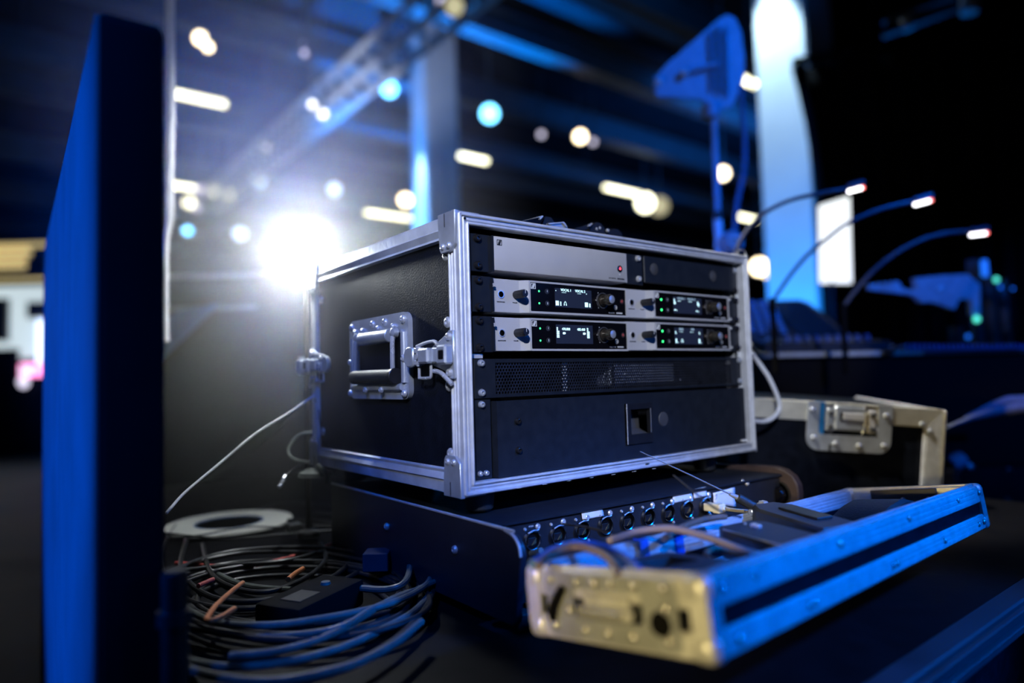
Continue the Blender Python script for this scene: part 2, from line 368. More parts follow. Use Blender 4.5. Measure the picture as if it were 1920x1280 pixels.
# truss piece, top right
o = empty('wall_bracket', P(1740, 20, 4.2), 'blue lit double bar bracket at the upper right in the dark', 'bracket')
def rel(o_, u, v, d): return P(u, v, d)-o_.location
MB().cyl(rel(o, 1655, 42, 4.2), rel(o, 1790, -6, 4.0), .018, 10).build('upper_bar', 'steel', o)
MB().cyl(rel(o, 1655, 68, 4.2), rel(o, 1800, 14, 4.0), .018, 10).build('lower_bar', 'steel', o)
MB().cyl(rel(o, 1697, 30, 4.15), rel(o, 1706, 55, 4.15), .035, 12).build('clamp', 'alu', o)
MB().cyl(rel(o, 1819, -30, 4.0), rel(o, 1817, 24, 4.0), .048, 14).build('end_pipe', 'alu', o)

# black drape at the right, plus a dark sheet added above: hanging folds with a ragged left edge
def drape(u0, u1, d0, d1, zt, zb, label, edge=None, n=90):
    A, B = P(u0, 690, d0), P(u1, 690, d1)
    t = bmesh.new(); rows = []
    nrm = Vector((B.y-A.y, A.x-B.x, 0)).normalized()
    zs = [zt+(zb-zt)*k/16 for k in range(17)]
    for k, z in enumerate(zs):
        sh = edge(z) if edge else 0
        row = []
        for i in range(n+1):
            s = i/n; q = A.lerp(B, s); q.z = z
            q += nrm*(.05*math.sin(s*70)+.03*math.sin(s*31+1)) + (A-B).normalized()*(sh*(1-s))
            row.append(t.verts.new(q))
        rows.append(row)
    for a, b in zip(rows, rows[1:]):
        for i in range(n): t.faces.new((a[i], a[i+1], b[i+1], b[i]))
    m_ = MB(); m_._merge(t)
    o = m_.build('black_drape', 'drape'); 
    md = o.modifiers.new('thickness', 'SOLIDIFY'); md.thickness = .012
    return tag(o, label, 'drape', 'black drapes')
drape(1549, 2050, 4.6, 4.2, 2.24, FL, 'black drape hanging at the right behind the gooseneck lamps', lambda z: .12*math.exp(-max(0, 2.2-z)/.40))
ra_, rb_ = P(1515, 690, 4.6), P(2080, 690, 4.2); ra_.z = rb_.z = 2.285
drape(1582, 2120, 6.6, 6.0, 6.5, 1.2, 'taller black sheet added far behind to keep the upper right dark')  # sheet added behind so the upper right stays black
o = tag(MB().cyl(ra_, rb_, .025, 10).build('drape_rail', 'deep'), 'dark rail the black drape hangs from', 'rail')

# bright screen low beside the large column
o = empty('bright_screen', P(1565, 452, 3.4), 'small bright white upright screen right of the large column', 'screen')
a, b, c, d = [P(*q)-o.location for q in ((1538, 385, 3.4), (1593, 368, 3.4), (1597, 530, 3.4), (1540, 530, 3.4))]
t = bmesh.new(); n_ = (b-a).cross(d-a).normalized()*.02
vs = [t.verts.new(q) for q in (a, b, c, d)]+[t.verts.new(q+n_) for q in (a, b, c, d)]
t.faces.new(vs[:4]); t.faces.new(vs[4:][::-1])
for i in range(4): t.faces.new((vs[i], vs[(i+1) % 4], vs[4+(i+1) % 4], vs[4+i]))
bmesh.ops.recalc_face_normals(t, faces=t.faces[:]); m_ = MB(); m_._merge(t); m_.build('lit_panel', 'softbox', o, False)
MB().cyl(Vector((.0, .03, -.2)), (.0, .03, FL-o.location.z), .015, 10).build('stand_pole', 'blackp', o)
MB().lathe([(.18, 0), (.18, .01), (.02, .02), (0, .02)], (0, .03, FL-o.location.z), (0, 0, 1), 24).build('stand_base', 'blackp', o)

# exhibition booth far left; wall, slats and trim glow in place of its lighting
bo = empty('exhibition_booth', P(40, 600, 11), 'brightly lit exhibition booth far behind at the left edge', 'booth')
def bp(name, u0, v0, u1, v1, m, dd=0, th=.08):
    d = 11+dd; A = P(u0, v0, d)-bo.location; B = P(u1, v1, d)-bo.location
    X = CX*1.0; hw = (u1-u0)/F*d; hh = (v1-v0)/F*d; q = MB().box(0, hw, -th, 0, -hh, 0)
    mt = Matrix(((CX.x, -CZ.x, 0, A.x), (CX.y, -CZ.y, 0, A.y), (0, 0, 1, A.z), (0, 0, 0, 1)))
    return q.build(name, m, bo, False, mt)
bp('glow_wall', -260, 545, 92, 680, 'booth_w'); bp('header_board', -260, 440, 100, 462, 'deep', -.1)
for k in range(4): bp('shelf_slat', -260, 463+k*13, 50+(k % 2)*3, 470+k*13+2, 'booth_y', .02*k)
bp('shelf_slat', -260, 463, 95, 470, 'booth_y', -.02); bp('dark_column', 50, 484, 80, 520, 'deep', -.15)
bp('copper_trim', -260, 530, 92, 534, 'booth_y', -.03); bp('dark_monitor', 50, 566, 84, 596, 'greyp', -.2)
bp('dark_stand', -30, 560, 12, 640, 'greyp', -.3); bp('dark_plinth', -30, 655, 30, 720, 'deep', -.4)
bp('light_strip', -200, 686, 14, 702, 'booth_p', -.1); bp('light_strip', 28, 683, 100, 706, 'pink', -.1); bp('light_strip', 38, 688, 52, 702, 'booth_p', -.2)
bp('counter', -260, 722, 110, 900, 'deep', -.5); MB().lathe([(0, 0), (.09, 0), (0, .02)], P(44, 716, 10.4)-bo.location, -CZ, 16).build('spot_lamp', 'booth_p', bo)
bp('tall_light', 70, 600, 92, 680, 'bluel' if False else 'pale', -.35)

# ================================================================== TABLE
TZ = -.135
t = empty('road_case_table', (0, 0, 0), 'long black road case top that everything stands on, with aluminium front edge', 'table')
MB().box(-.25, 1.12, -.325, 1.35, TZ-.025, TZ).build('table_top', 'tabletop', t, False)
for k in range(5): pass
e = MB(); e.box(-.25, 1.12, -.350, -.325, TZ-.03, TZ+.001, .002); e.box(-.25, 1.12, -.356, -.350, TZ-.012, TZ-.004, .001); e.box(-.25, 1.12, -.356, -.350, TZ-.027, TZ-.019, .001)
e.build('edge_extrusion', mat('blue_grey_aluminium', (.03, .035, .045), .6, .2, .2, 20), t)
MB().box(-.245, 1.10, -.32, 1.33, FL+.12, TZ-.025).build('case_body', 'laminate', t, False)
for x in (-.17, .95):
    for y in (-.2, 1.2): MB().cyl((x-.02, y, FL+.05), (x+.02, y, FL+.05), .05, 20, .005).build('caster', 'rubber', t)

# ================================================================== RACK CASE
W, D, HT = .545, .419, .303
rc = empty('rack_case', (0, 0, 0), 'black laminate flight case with aluminium edges holding the rack units', 'rack case')
MB().box(.004, .012, .01, D-.01, .008, HT-.008).build('side_panel', 'laminate', rc, False)
MB().box(W-.012, W-.004, .01, D-.01, .008, HT-.008).build('side_panel', 'laminate', rc, False)
MB().box(.006, W-.006, .01, D-.01, HT-.012, HT-.004).build('top_panel', 'laminate', rc, False)
MB().box(.006, W-.006, .01, D-.01, .004, .012).build('bottom_panel', 'laminate', rc, False)
MB().box(.006, W-.006, D-.012, D-.004, .006, HT-.006).build('back_panel', 'laminate', rc, False)
MB().box(.020, W-.014, .055, .06, .012, HT-.012).build('inner_back', 'deep', rc, False)
# edge extrusions: side L/R uprights at the front
def edge(name, boxes, m='alu'):
    q = MB()
    for b in boxes: q.box(*b)
    return q.build(name, m, rc)
fz0, fz1 = .0, HT
for s in (0, 1):
    X = (lambda x: x) if s == 0 else (lambda x: W-x)
    def bx(x0, x1, y0, y1, z0, z1, bev=.0006): 
        a, b = X(x0), X(x1); return (min(a, b), max(a, b), y0, y1, z0, z1, bev)
    edge('front_edge', [bx(0, .0125, 0, .0195, fz0, fz1), bx(-.0008, .0035, -.003, .003, fz0, fz1, .001), bx(.0058, .0085, -.0012, .001, fz0, fz1), bx(.0098, .0128, -.003, .004, fz0+.0098, fz1-.0098, .001),
                        bx(-.0012, .001, .0065, .0095, fz0, fz1), bx(-.0012, .001, .0120, .0140, fz0, fz1), bx(-.0016, .001, .0165, .0195, fz0, fz1, .0008)])
    edge('back_edge', [bx(0, .012, D-.024, D, 0, HT, .002), bx(-.0012, .001, D-.022, D-.018, 0, HT)])
for top in (0, 1):
    Z = (lambda z: z) if top == 0 else (lambda z: HT-z)
    def bz(x0, x1, y0, y1, z0, z1, bev=.0006):
        a, b = Z(z0), Z(z1); return (x0, x1, y0, y1, min(a, b), max(a, b), bev)
    edge('front_edge', [bz(.0125, W-.0125, 0, .0195, 0, .0120), bz(0, W, -.003, .003, -.0008, .0032, .001), bz(.006, W-.006, -.0012, .001, .0054, .0078), bz(.0098, W-.0098, -.003, .004, .0094, .0122, .001), bz(0.0, W, .012, .0195, -.001, .001)])
    for s in (0, 1):
        X = (lambda x: x) if s == 0 else (lambda x: W-x)
        q = MB(); prof = [(-.0012, 0), (-.0012, .0125), (-.0042, .0145), (-.0008, .0215), (-.0022, .0245), (.003, .026), (.012, .012), (.03, .004), (.03, -.0008), (0, -.001)]
        pts = [(X(x), Z(z)) for x, z in prof]
        q.prism(pts, 1, .0196, D-.024); q.build('side_edge', 'alu_side', rc)
    edge('back_edge', [bz(.012, W-.012, D-.02, D, 0, .02)])
# corner plates with rivets
def rivet_part(r, h, m, parent, name='rivet', n=16):
    return MB().lathe(rivet_mesh(r, h), (0, 0, 0), (0, 0, 1), n).build(name, m, parent)
def orient(p, axis):
    q = Vector((0, 0, 1)).rotation_difference(Vector(axis)).to_matrix().to_4x4(); return Matrix.Translation(Vector(p)) @ q
proto_riv = None
def rivet(p, axis, r=.0037, h=.0030, m='chrome', parent=rc):
    global _rv
    key = (r, h, m)
    if key not in _rv:
        o = rivet_part(r, h, m, parent); _rv[key] = o; o.matrix_local = orient(p, axis); return o
    return dupe(_rv[key], parent, mtx=orient(p, axis))
_rv = {}
for top in (0, 1):
    for s in (0, 1):
        for yb in (0, 1):
            Zz = (lambda z: z) if top == 0 else (lambda z: HT-z)
            Y = (lambda y: y) if yb == 0 else (lambda y: D-y)
            xs = -1 if s == 0 else 1; x0 = 0 if s == 0 else W
            q = MB(); xa, xb = sorted((x0+xs*.0048, x0-xs*.0005))
            pts = [(Y(-.001), Zz(-.003)), (Y(.0335), Zz(-.003)), (Y(.0335), Zz(.012)), (Y(.031), Zz(.037)), (Y(.028), Zz(.041)), (Y(.009), Zz(.041)), (Y(.006), Zz(.038)), (Y(.0), Zz(.034))]
            q.prism(pts, 0, xa, xb, .0006)
            ya, yb_ = sorted((Y(.002), Y(.034)))
            za, zb = sorted((Zz(-.003), Zz(-.0005))); xa, xb = sorted((x0+xs*.0045, x0-xs*.03))
            q.box(xa, xb, ya, yb_, za, zb, .0005)
            q.build('corner_plate', 'zinc', rc)
            for yy in (.0115, .0235): rivet((x0+xs*.0048, Y(yy), Zz(.0345)), (xs, 0, 0))
            q = MB().box(x0+xs*.0048-.0002, x0+xs*.0048+.0003, min(Y(.019), Y(.0202)), max(Y(.019), Y(.0202)), min(Zz(-.002), Zz(.013)), max(Zz(-.002), Zz(.013))); q.build('slot', 'deep', rc)
for z in (.2612, .1863, .1163, .0417):
    rivet((0.0035, .0295, z), (-1, 0, 0), .0065, .0034)
    rivet((W-.0035, .0295, z), (1, 0, 0), .0065, .0034)
for z in (.25, .05): rivet((0.0035, D-.035, z), (-1, 0, 0), .0065, .0034)
# rack rails
for x0, x1 in ((.0128, .0212), (.5240, .5325)):
    q = MB(); q.box(x0, x1, .0105, .013, .0125, HT-.0125); q.box(x0, x0+.002, .0105, .03, .0125, HT-.0125)
    q.box(min(x0, x1)-.0, x1+.004, .012, .0135, .1458, .1505); q.box(x0, x1+.016, .0125, .0135, .1458, .1505)
    q.build('rack_rail', 'alu', rc, False)

# recessed bail handle
hx = 0.0
hd = MB()
hd._merge(plate_hole(rr(.109, .273, .1005, .2065, .012), rr(.1275, .2545, .1205, .1835, .006), 0, -.0022, .0045))
hp = hd.build('handle_dish', 'zinc', rc)
q = MB()
# walls of the dish
for b in ((.004, .055, .1265, .1275, .1195, .1845), (.004, .055, .2545, .2555, .1195, .1845), (.004, .055, .1265, .2555, .1195, .1205), (.004, .055, .1265, .2555, .1835, .1845), (.054, .055, .1265, .2555, .1195, .1845)):
    q.box(*b)
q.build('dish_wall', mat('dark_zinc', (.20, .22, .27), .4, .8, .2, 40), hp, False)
q = MB(); q.box(.048, .0535, .1345, .2380, .125, .1555, .002); q.box(.044, .0535, .1320, .2440, .1555, .1600, .001); q.box(.046, .0535, .1345, .2400, .16, .171, .002)
q.build('inner_plate', 'zinc', hp)
for y in (.142, .190, .238): rivet((.046, y, .1685), (-1, 0, 0), .004, .004, 'chrome', hp)
# raised folded rims on the flange
q = MB(); q.prism([(-.0022, .1840), (-.006, .1815), (-.0105, .1765), (-.010, .1725), (-.005, .1725), (-.002, .178)], 1, .150, .232)
q2 = MB()
q2.prism([(-.0022, .1105), (-.0075, .1125), (-.0085, .1155), (-.0075, .1190), (-.002, .1205)], 1, .122, .2600)
for qq in (q2,):
    o = qq.build('rolled_rim', 'zinc', hp); 
q = MB()
for y in (.1195, .2625):
    q.cyl((-.0022, y, .121), (-.0022, y, .182), .0045, 14)
q.build('rolled_rim', 'zinc', hp)
# pivot cover (spring housing): half barrels
q = MB(); q.cyl((-.004, .150, .1795), (-.004, .232, .1795), .0085, 20, .001); q.build('spring_cover', 'zinc', hp)
for i, y in enumerate((.120, .167, .201, .264)): rivet((-.0022, y, .1975), (-1, 0, 0), .0052, .0036, 'chrome', hp)
for y in (.143, .183, .228, .250): MB().lathe([(.0042, 0), (.004, .003), (.0022, .005), (0, .0055)], (-.0022, y, .1905), (-1, 0, 0), 14).build('dimple', 'zinc', hp)
for y, z in ((.1165, .150), (.2655, .150), (.1165, .108), (.2665, .108)): rivet((-.0040, y, z), (-1, 0, 0), .0050, .0042, 'chrome', hp)
for y in (.168, .212): rivet((-.0085, y, .1125), (-1, 0, 0), .0046, .0036, 'chrome', hp)
bo_ = empty('bail_handle'); bo_.parent = rc
for y in (.1350, .2390): MB().tube([(-.004, y, .1815), (-.009, y, .176), (-.010, y, .16), (-.010, y, .129)], .0030, 10).build('bail_arm', 'chrome', bo_)
MB().cyl((-.0095, .1290, .1290), (-.0095, .2460, .1290), .0092, 24, .0025).build('grip', 'rubber', bo_)
MB().cyl((-.0095, .1275, .1290), (-.0095, .1330, .1290), .0100, 24, .001).build('grip_end', 'blackp', bo_)
for y in (.1350, .2390): MB().lathe([(.0065, 0), (.006, .006), (.003, .008), (0, .008)], (-.004, y, .182), (-1, 0, 0), 14).build('pivot_boss', 'zinc', bo_)

# butterfly latches: base, cam block, wing, wire hook
def latch(y0, sgn, z0=.1500):
    L = lambda a: y0+sgn*a
    b = MB(); b.prism([(L(.001), z0+.026), (L(.010), z0+.0265), (L(.016), z0+.022), (L(.044), z0+.0105), (L(.044), z0-.0105), (L(.018), z0-.018), (L(.010), z0-.0265), (L(.001), z0-.026)], 0, -.0052, -.001, .0008)
    base = b.build('latch_base', 'zinc', rc)
    for dz in (.0195, -.0195): rivet((-.0052, L(.009), z0+dz), (-1, 0, 0), .0045, .0035, 'chrome', base)
    q = MB(); y1, y2 = sorted((L(.0005), L(.019))); q.box(-.0165, -.005, y1, y2, z0-.0105, z0+.0105, .002); q.build('strike_block', 'zinc', base)
    q = MB(); y1, y2 = sorted((L(.0035), L(.0135))); q.box(-.0175, -.016, y1, y2, z0-.0050, z0+.0050, .001); q.build('strike_slot', 'deep', base)
    q = MB(); y1, y2 = sorted((L(.020), L(.033))); q.box(-.0140, -.0052, y1, y2, z0-.0085, z0+.0085, .0015)
    y1, y2 = sorted((L(.033), L(.055))); q.box(-.019, -.007, y1, y2, z0-.0085, z0+.0085, .002); q.build('cam_block', 'zinc', base)
    q = MB()
    y1, y2 = sorted((L(.055), L(.071)))
    q.box(-.0145, -.008, y1, y2, z0-.010, z0-.004, .001); q.box(-.0145, -.008, y1, y2, z0+.004, z0+.010, .001); q.cyl((-.0115, L(.063), z0-.011), (-.0115, L(.063), z0+.011), .0032, 12)
    q.cyl((-.017, L(.060), z0), (-.009, L(.060), z0), .0032, 12)
    q.build('hinge', 'chrome', base)
    wg = MB(); pts = [(L(.071), z0-.0105), (L(.080), z0-.0120)]
    for k in range(9):
        a = -PI/2+PI*k/8; pts.append((L(.082+.011*math.cos(a)), z0+.0120*math.sin(a)))
    pts += [(L(.080), z0+.0120), (L(.071), z0+.0105)]
    wg.prism(pts, 0, -.0155, -.0095, .0015); wg.build('wing', 'zinc', base)
    h = MB(); h.tube([(-.013, L(.020), z0+.011), (-.011, L(.030), z0+.0155), (-.010, L(.050), z0+.0150), (-.0095, L(.0705), z0+.0120)], .0021, 8); h.build('hook_rod', 'chrome', base)
    h = MB(); h.tube([(-.010, L(.0655), z0-.008), (-.010, L(.0655), z0-.0225), (-.010, L(.0645), z0-.0245), (-.010, L(.045), z0-.0245), (-.010, L(.040), z0-.022), (-.010, L(.040), z0-.008)], .0018, 8, 4); h.build('wire_loop', 'chrome', base)
    h = MB(); h.tube([(-.008, L(.036), z0-.017), (-.009, L(.022), z0-.019), (-.008, L(.012), z0-.025), (-.006, L(.004), z0-.032)], .0026, 8); h.build('spring_arm', 'chrome', base)
latch(.006, 1)
latch(.413, -1)
# mirrored plain latch on the far side of the back edge, poking out behind
q = MB(); q.box(-.020, .006, D-.004, D+.014, .138, .160, .002); q.cyl((-.014, D+.006, .136), (-.014, D+.006, .165), .005, 12); q.build('back_latch_hook', 'zinc', rc)
# feet
foot = None
for x, y in ((.047, .04), (.47, .04), (.047, .37), (.50, .37)):
    if foot is None: foot = MB().lathe([(.014, -.030), (.016, -.028), (.019, 0), (0, 0)], (0, 0, 0), (0, 0, 1), 24).build('rubber_foot', 'rubber', rc); foot.location = (x, y, .004)
    else: dupe(foot, rc, (x, y, .004))
# tiny sensor slots on the frame
MB().box(.285, .292, -.0035, -.0029, .0035, .0052).build('frame_mark', 'deep', rc)
rivet((.0075, -.002, HT-.006), (0, -1, 0), .0016, .0012, 'deep'); rivet((W-.008, -.002, .22), (0, -1, 0), .0016, .0010, 'zinc')

# ================================================================== RACK UNITS
RG = 'rack mounted units in the case'
def ear(parent, x0, x1, z0, z1, y=.0085, notch=True, side=0, holes=True):
    q = MB(); q.box(x0, x1, y, y+.0022, z0, z1, .0006); o = q.build('rack_ear', 'blackm', parent)
    return o
_sp = {}
def screw(parent, x, z, y=.0085, r=.0048, kind='black'):
    k = (kind, r)
    if k not in _sp:
        q = MB(); q.lathe([(r, 0), (r, .0012), (r*.80, .0036), (r*.55, .0042), (r*.42, .0042), (r*.36, .0022), (0, .0022)], (0, 0, 0), (0, -1, 0), 20)
        o = q.build('screw', {'black': mat('black_screw', (.03, .03, .035), .22, .6, .1), 'steel': M['chrome'], 'dull': M['zinc']}[kind], parent); o.location = (x, y, z); _sp[k] = o; return o
    return dupe(_sp[k], parent, (x, y, z))
def logo(parent, x, z, s, y, m, inv):
    # square outline with two slanted strokes
    q = MB(); q._merge(plate_hole(rr(x, x+s, z, z+s*.93, .0003, 1), rr(x+s*.09, x+s*.91, z+s*.09, z+s*.84, .0002, 1), 1, y-.0002, y+.0002))
    q.prism([(x+s*.15, z+s*.13), (x+s*.40, z+s*.13), (x+s*.52, z+s*.5), (x+s*.62, z+s*.80), (x+s*.52, z+s*.80)][:3]+[(x+s*.58, z+s*.80), (x+s*.46, z+s*.80)], 1, y-.0002, y+.0001)
    q.prism([(x+s*.45, z+s*.13), (x+s*.62, z+s*.13), (x+s*.86, z+s*.80), (x+s*.68, z+s*.80)], 1, y-.0002, y+.0001)
    q.build('emblem', m, parent, False)

# --- top left: plain silver unit
u = empty('antenna_splitter', (.021, .008, .242), 'plain silver grey half rack unit with a red power button, top left of the rack', 'rack unit', RG)
O = Vector((.021, .008, .242))
def loc(p, q): return p
def sub(o_):   # shift helper: children are modelled in case coordinates
    o_.matrix_parent_inverse = Matrix.Translation(-o_.parent.location); return o_
def adopt(root):
    for c in root.children:
        if c.get('_done'): continue
        c.matrix_parent_inverse = Matrix.Translation(-root.location)
ear(u, .0212, .049, .2422, .2848); MB().box(.0485, .0505, .004, .05, .2430, .2842).build('ear_flange', 'blackm', u, False)
for z in (.2795, .2492): screw(u, .0305, z)
q = MB(); q.box(.0505, .2692, .0035, .050, .2445, .2838, .0012, 2); q.build('front_face', 'silver', u)
logo(u, .0545, .2735, .0070, .0033, 'print_k', 0)
MB().lathe([(.0045, 0), (.0045, .0008), (.0038, .001), (0, .001)], (.2560, .0035, .2620), (0, -1, 0), 24).build('power_button', 'gloss', u)
q = MB(); q.ring((.2560, .0024, .2620), (0, -1, 0), .0012, .0018, .0002, 20); q.box(.2557, .2563, .0022, .0025, .2622, .2645); q.build('power_symbol', 'red_ic', u, False)
MB().cyl((.2560, .0036, .2545), (.2560, .0033, .2545), .0009, 12).build('status_led', 'print_w', u)
text('lettering', 'EW DIGITAL', .0024, 'print_k', u, (.2350, .0033, .2485)); text('lettering', 'SENNHEISER', .0024, 'print_k', u, (.2510, .0033, .2485), bold=.00008)
adopt(u)
# --- top right blank with centre bracket
u = empty('blank_panel', (.2728, .008, .244), 'matt black blank half rack panel with two round knockouts, right of the plain silver unit', 'rack unit', RG)
q = MB(); q.box(.2728, .3075, .0085, .011, .2440, .2852, .0006); q.box(.2700, .2735, .0095, .012, .2450, .2500); q.box(.2700, .2735, .0095, .012, .2785, .2840); q.box(.2700, .2735, .0095, .012, .2560, .2720); q.build('joining_bracket', 'zinc' if False else 'blackm', u)
MB().box(.2696, .2726, .006, .05, .2450, .2840).build('side_flange', 'gold' if False else 'silver', u, False)
q = MB(); q.box(.3085, .5190, .0065, .0095, .2475, .2850, .0012); q.build('blank_plate', 'blackm', u)
for z in (.2800, .2520): screw(u, .2975, z, .0085, .0045, 'steel')
for x, r in ((.3290, .0082), (.4650, .0082)): MB().lathe([(r, 0), (r, .0006), (r*.93, .0009), (0, .0009)], (x, .0065, .2675), (0, -1, 0), 28).build('knockout', 'greyp', u)
for z in (.281, .2490): screw(u, .523, z, .0085, .0042, 'dull' if z > .27 else 'black')
MB().box(.519, .5300, .0085, .011, .2445, .2855).build('rack_ear', 'blackm', u)
adopt(u)

# --- receivers
def receiver(ox, oz, sx, label, lines, meters, phones, dim, leds):
    r = empty('wireless_receiver', (ox, .008, oz), label, 'wireless receiver', 'wireless receivers in the rack')
    r.scale = (sx, 1, 1)
    # local: x 0..0.2172, z 0..0.0385 , y forward negative
    wd, h = .2172, .0385
    q = MB(); q.prism([(0, .0020), (.0395, .0020), (.0490, -.0045), (.0505, -.0045), (.0505, .045), (0, .045)], 2, 0, h, .0004); q.build('silver_section', 'silver', r)
    q = MB(); q._merge(plate_hole(rr(.0502, wd, .0, h, .0012, 2), rr(.0517, wd-.0017, .0024, h-.0022, .0008, 2), 1, -.0046, .0400)); q.build('front_bezel', 'silver', r)
    q = MB(); q.box(.0515, wd-.0015, -.0036, .030, .0018, h-.0018, .0005); q.build('display_panel', 'gloss', r)
    # headphone socket and label
    q = MB(); q.ring((.0125, .0021, .0205), (0, -1, 0), .0036, .0044, .0012, 24); q.build('headphone_socket', 'chrome', r)
    MB().ring((.0125, .0019, .0205), (0, -1, 0), .0030, .0036, .0006, 20).build('socket_collar', 'deep', r); MB().lathe([(.0037, 0), (0, 0)], (.0125, .0014, .0205), (0, -1, 0), 20).build('socket_hole', 'deep', r)
    text('lettering', 'HEADPHONES', .0018, 'print_k', r, (.0125, .0018, .0118), align='CENTER', bold=.00003); text('lettering', 'VOLUME', .0018, 'print_k', r, (.0330, .0018, .0118), align='CENTER', bold=.00003)
    q = MB(); q.lathe([(.0046, 0), (.0046, .0165), (.0040, .0180), (0, .0180)], (.0345, .002, .0210), (0, -1, 0), 28)
    for k in range(16):
        a = 2*PI*k/16; q.box(.0345+.0045*math.cos(a)-.0003, .0345+.0045*math.cos(a)+.0003, -.014, .0015, .021+.0045*math.sin(a)-.0003, .021+.0045*math.sin(a)+.0003)
    kn = q.build('volume_knob', 'blackp', r)
    MB().box(.0342, .0348, -.01625, -.0160, .0210, .0248).build('pointer', 'print_w', kn, False)
    logo(r, .0530, .0288, .0074, -.0038, 'print_w', 1)
    for k, z in enumerate((.0266, .0122)):
        q = MB(); q.ring((.0655, -.0036, z), (0, -1, 0), .0005, .0012 if leds < 2 else .0016, .0003, 16); q.build('status_led', 'led_g', r)
        q = MB(); q.ring((.0780, -.0036, z+.0003), (0, -1, 0), .0026, .0031, .0004, 24); q.build('button_ring', 'greyp', r)
        MB().lathe([(.0026, 0), (.0024, .0006), (0, .0006)], (.0780, -.0036, z+.0003), (0, -1, 0), 20).build('select_button', 'blackp', r)
        text('lettering', '12'[k], .0036, 'print_w', r, (.0780, -.0044, z+.0003), align='CENTER', bold=.0001)
    MB().box(.0905, .1525, -.0040, -.0032, .0088, .0320).build('display', 'scr_on', r, False)
    MB().box(.0908, .1522, -.0041, -.0038, .0091, .0317).build('display_glass', 'screen', r, False) if False else None
    y = -.0042
    a, b_ = lines[0]; 
    text('display_text', a[0], a[1], 'lcd' if not dim else 'lcd_dim', r, (a[2], y, a[3]), bold=.00006); text('display_text', b_[0], b_[1], 'lcd' if not dim else 'lcd_dim', r, (b_[2], y, b_[3]), bold=.00006)
    q = MB()
    for (x0, x1, z0, z1) in meters: q.box(x0, x1, y-.0001, y+.0002, z0, z1)
    tag(q.build('level_bars', 'lcd', r, False), kind='stuff')
    if phones:
        q = MB(); q.tube([(phones-.0016, y, .0125), (phones-.0016, y, .0140), (phones, y, .0160), (phones+.0016, y, .0140), (phones+.0016, y, .0125)], .0003, 6, 4); q.box(phones-.0022, phones-.0012, y-.0002, y+.0002, .0112, .0130); q.box(phones+.0012, phones+.0022, y-.0002, y+.0002, .0112, .0130); q.build('headphone_icon', 'lcd', r, False)
    # big knob with scale dots
    q = MB(); q.ring((.1730, -.0036, .0205), (0, -1, 0), .0092, .0102, .0006, 30); q.build('knob_collar', 'greyp', r)
    q = MB(); q.lathe([(.0078, 0), (.0078, .0020), (.0070, .0026), (.0070, .0135), (.0060, .0160), (0, .0158)], (.1730, -.0036, .0205), (0, -1, 0), 32)
    kn = q.build('selector_knob', mat('knob_metal', (.10, .085, .07), .25, .8, .15, 200), r)
    MB().lathe([(.0055, 0), (.0045, .0004), (0, .0001)], (.1730, -.0194, .0205), (0, -1, 0), 28).build('knob_cap', 'zinc', kn)
    q = MB()
    for k in range(3): 
        an = math.radians(130+50*k); q.lathe([(.0006, 0), (0, .0002)], (.1730+.0125*math.cos(an), -.0036, .0205+.0125*math.sin(an)), (0, -1, 0), 8)
    for k in range(9):
        an = math.radians(140+10*k); q.lathe([(.0003, 0), (0, .0002)], (.1730+.0113*math.cos(an), -.0036, .0205+.0113*math.sin(an)), (0, -1, 0), 6)
    q.build('scale_dots', 'print_w', r, False)
    q = MB(); q.ring((.1960, -.0036, .0125), (0, -1, 0), .0025, .0030, .0003, 24); q.box(.1938, .1982, -.0041, -.0037, .0121, .0129); q.build('sync_symbol', 'print_w', r, False)
    q = MB(); q.ring((.2085, -.0036, .0210), (0, -1, 0), .0012, .0017, .0003, 16); q.box(.2082, .2088, -.0041, -.0036, .0212, .0232); q.build('power_symbol', mat('dim_red_symbol', (.6, .12, .12), .5), r, False)
    q = MB(); q.ring((.2085, -.0036, .0210), (0, -1, 0), .0029, .0032, .0003, 20); q.build('power_ring', 'greyp', r, False)
    text('lettering', 'EW DIGITAL', .0020, 'print_w', r, (.1830, -.0037, .0052)); text('lettering', 'SENNHEISER', .0020, 'print_w', r, (.1975, -.0037, .0052), bold=.0001)
    return r
def bars(x, z, n=3, w_=.0012, hs=(.006, .006, .003)):
    return [(x+i*w_*1.3, x+i*w_*1.3+w_, z, z+hs[i]) for i in range(n)]
A1 = [(("VOCAL 1", .0043, .1000, .0300), ("VOCAL 2", .0043, .1240, .0300))]
A3 = [(("470.800", .0042, .1000, .0265), ("482.400", .0042, .1255, .0265))]
A2 = [(("VOCAL 1", .0042, .0990, .0300), ("VOCAL 2", .0042, .1215, .0300))]
A4 = [(("BASS", .0044, .1000, .0300), ("WB", .0044, .1260, .0300))]
meter_a = [(.0912, .0934, .0108, .0165), (.0940, .0960, .0108, .0165), (.0985, .1003, .0108, .0120), (.0985, .1003, .0126, .0138), (.0985, .1003, .0144, .0156), (.1405, .1428, .0108, .0165), (.1434, .1455, .0108, .0165), (.1480, .1497, .0108, .0155), (.0915, .0925, .0283, .0292), (.1430, .1440, .0268, .0277), (.1012, .1090, .0268, .0271), (.1275, .1340, .0268, .0271)]
meter_b = [(.0915+.0022*i, .0915+.0022*i+.0018, .0160+.0022*k, .0160+.0022*k+.0017) for i in range(2) for k in range(6-2*i)] + [(.1425+.0022*i, .1425+.0022*i+.0018, .0160+.0022*k, .0160+.0022*k+.0017) for i in range(2) for k in range(6-2*i)] + [(.1015, .1052, .0203, .0228), (.1055, .1058, .0209, .0222), (.1355, .1392, .0203, .0228), (.1395, .1398, .0209, .0222)]
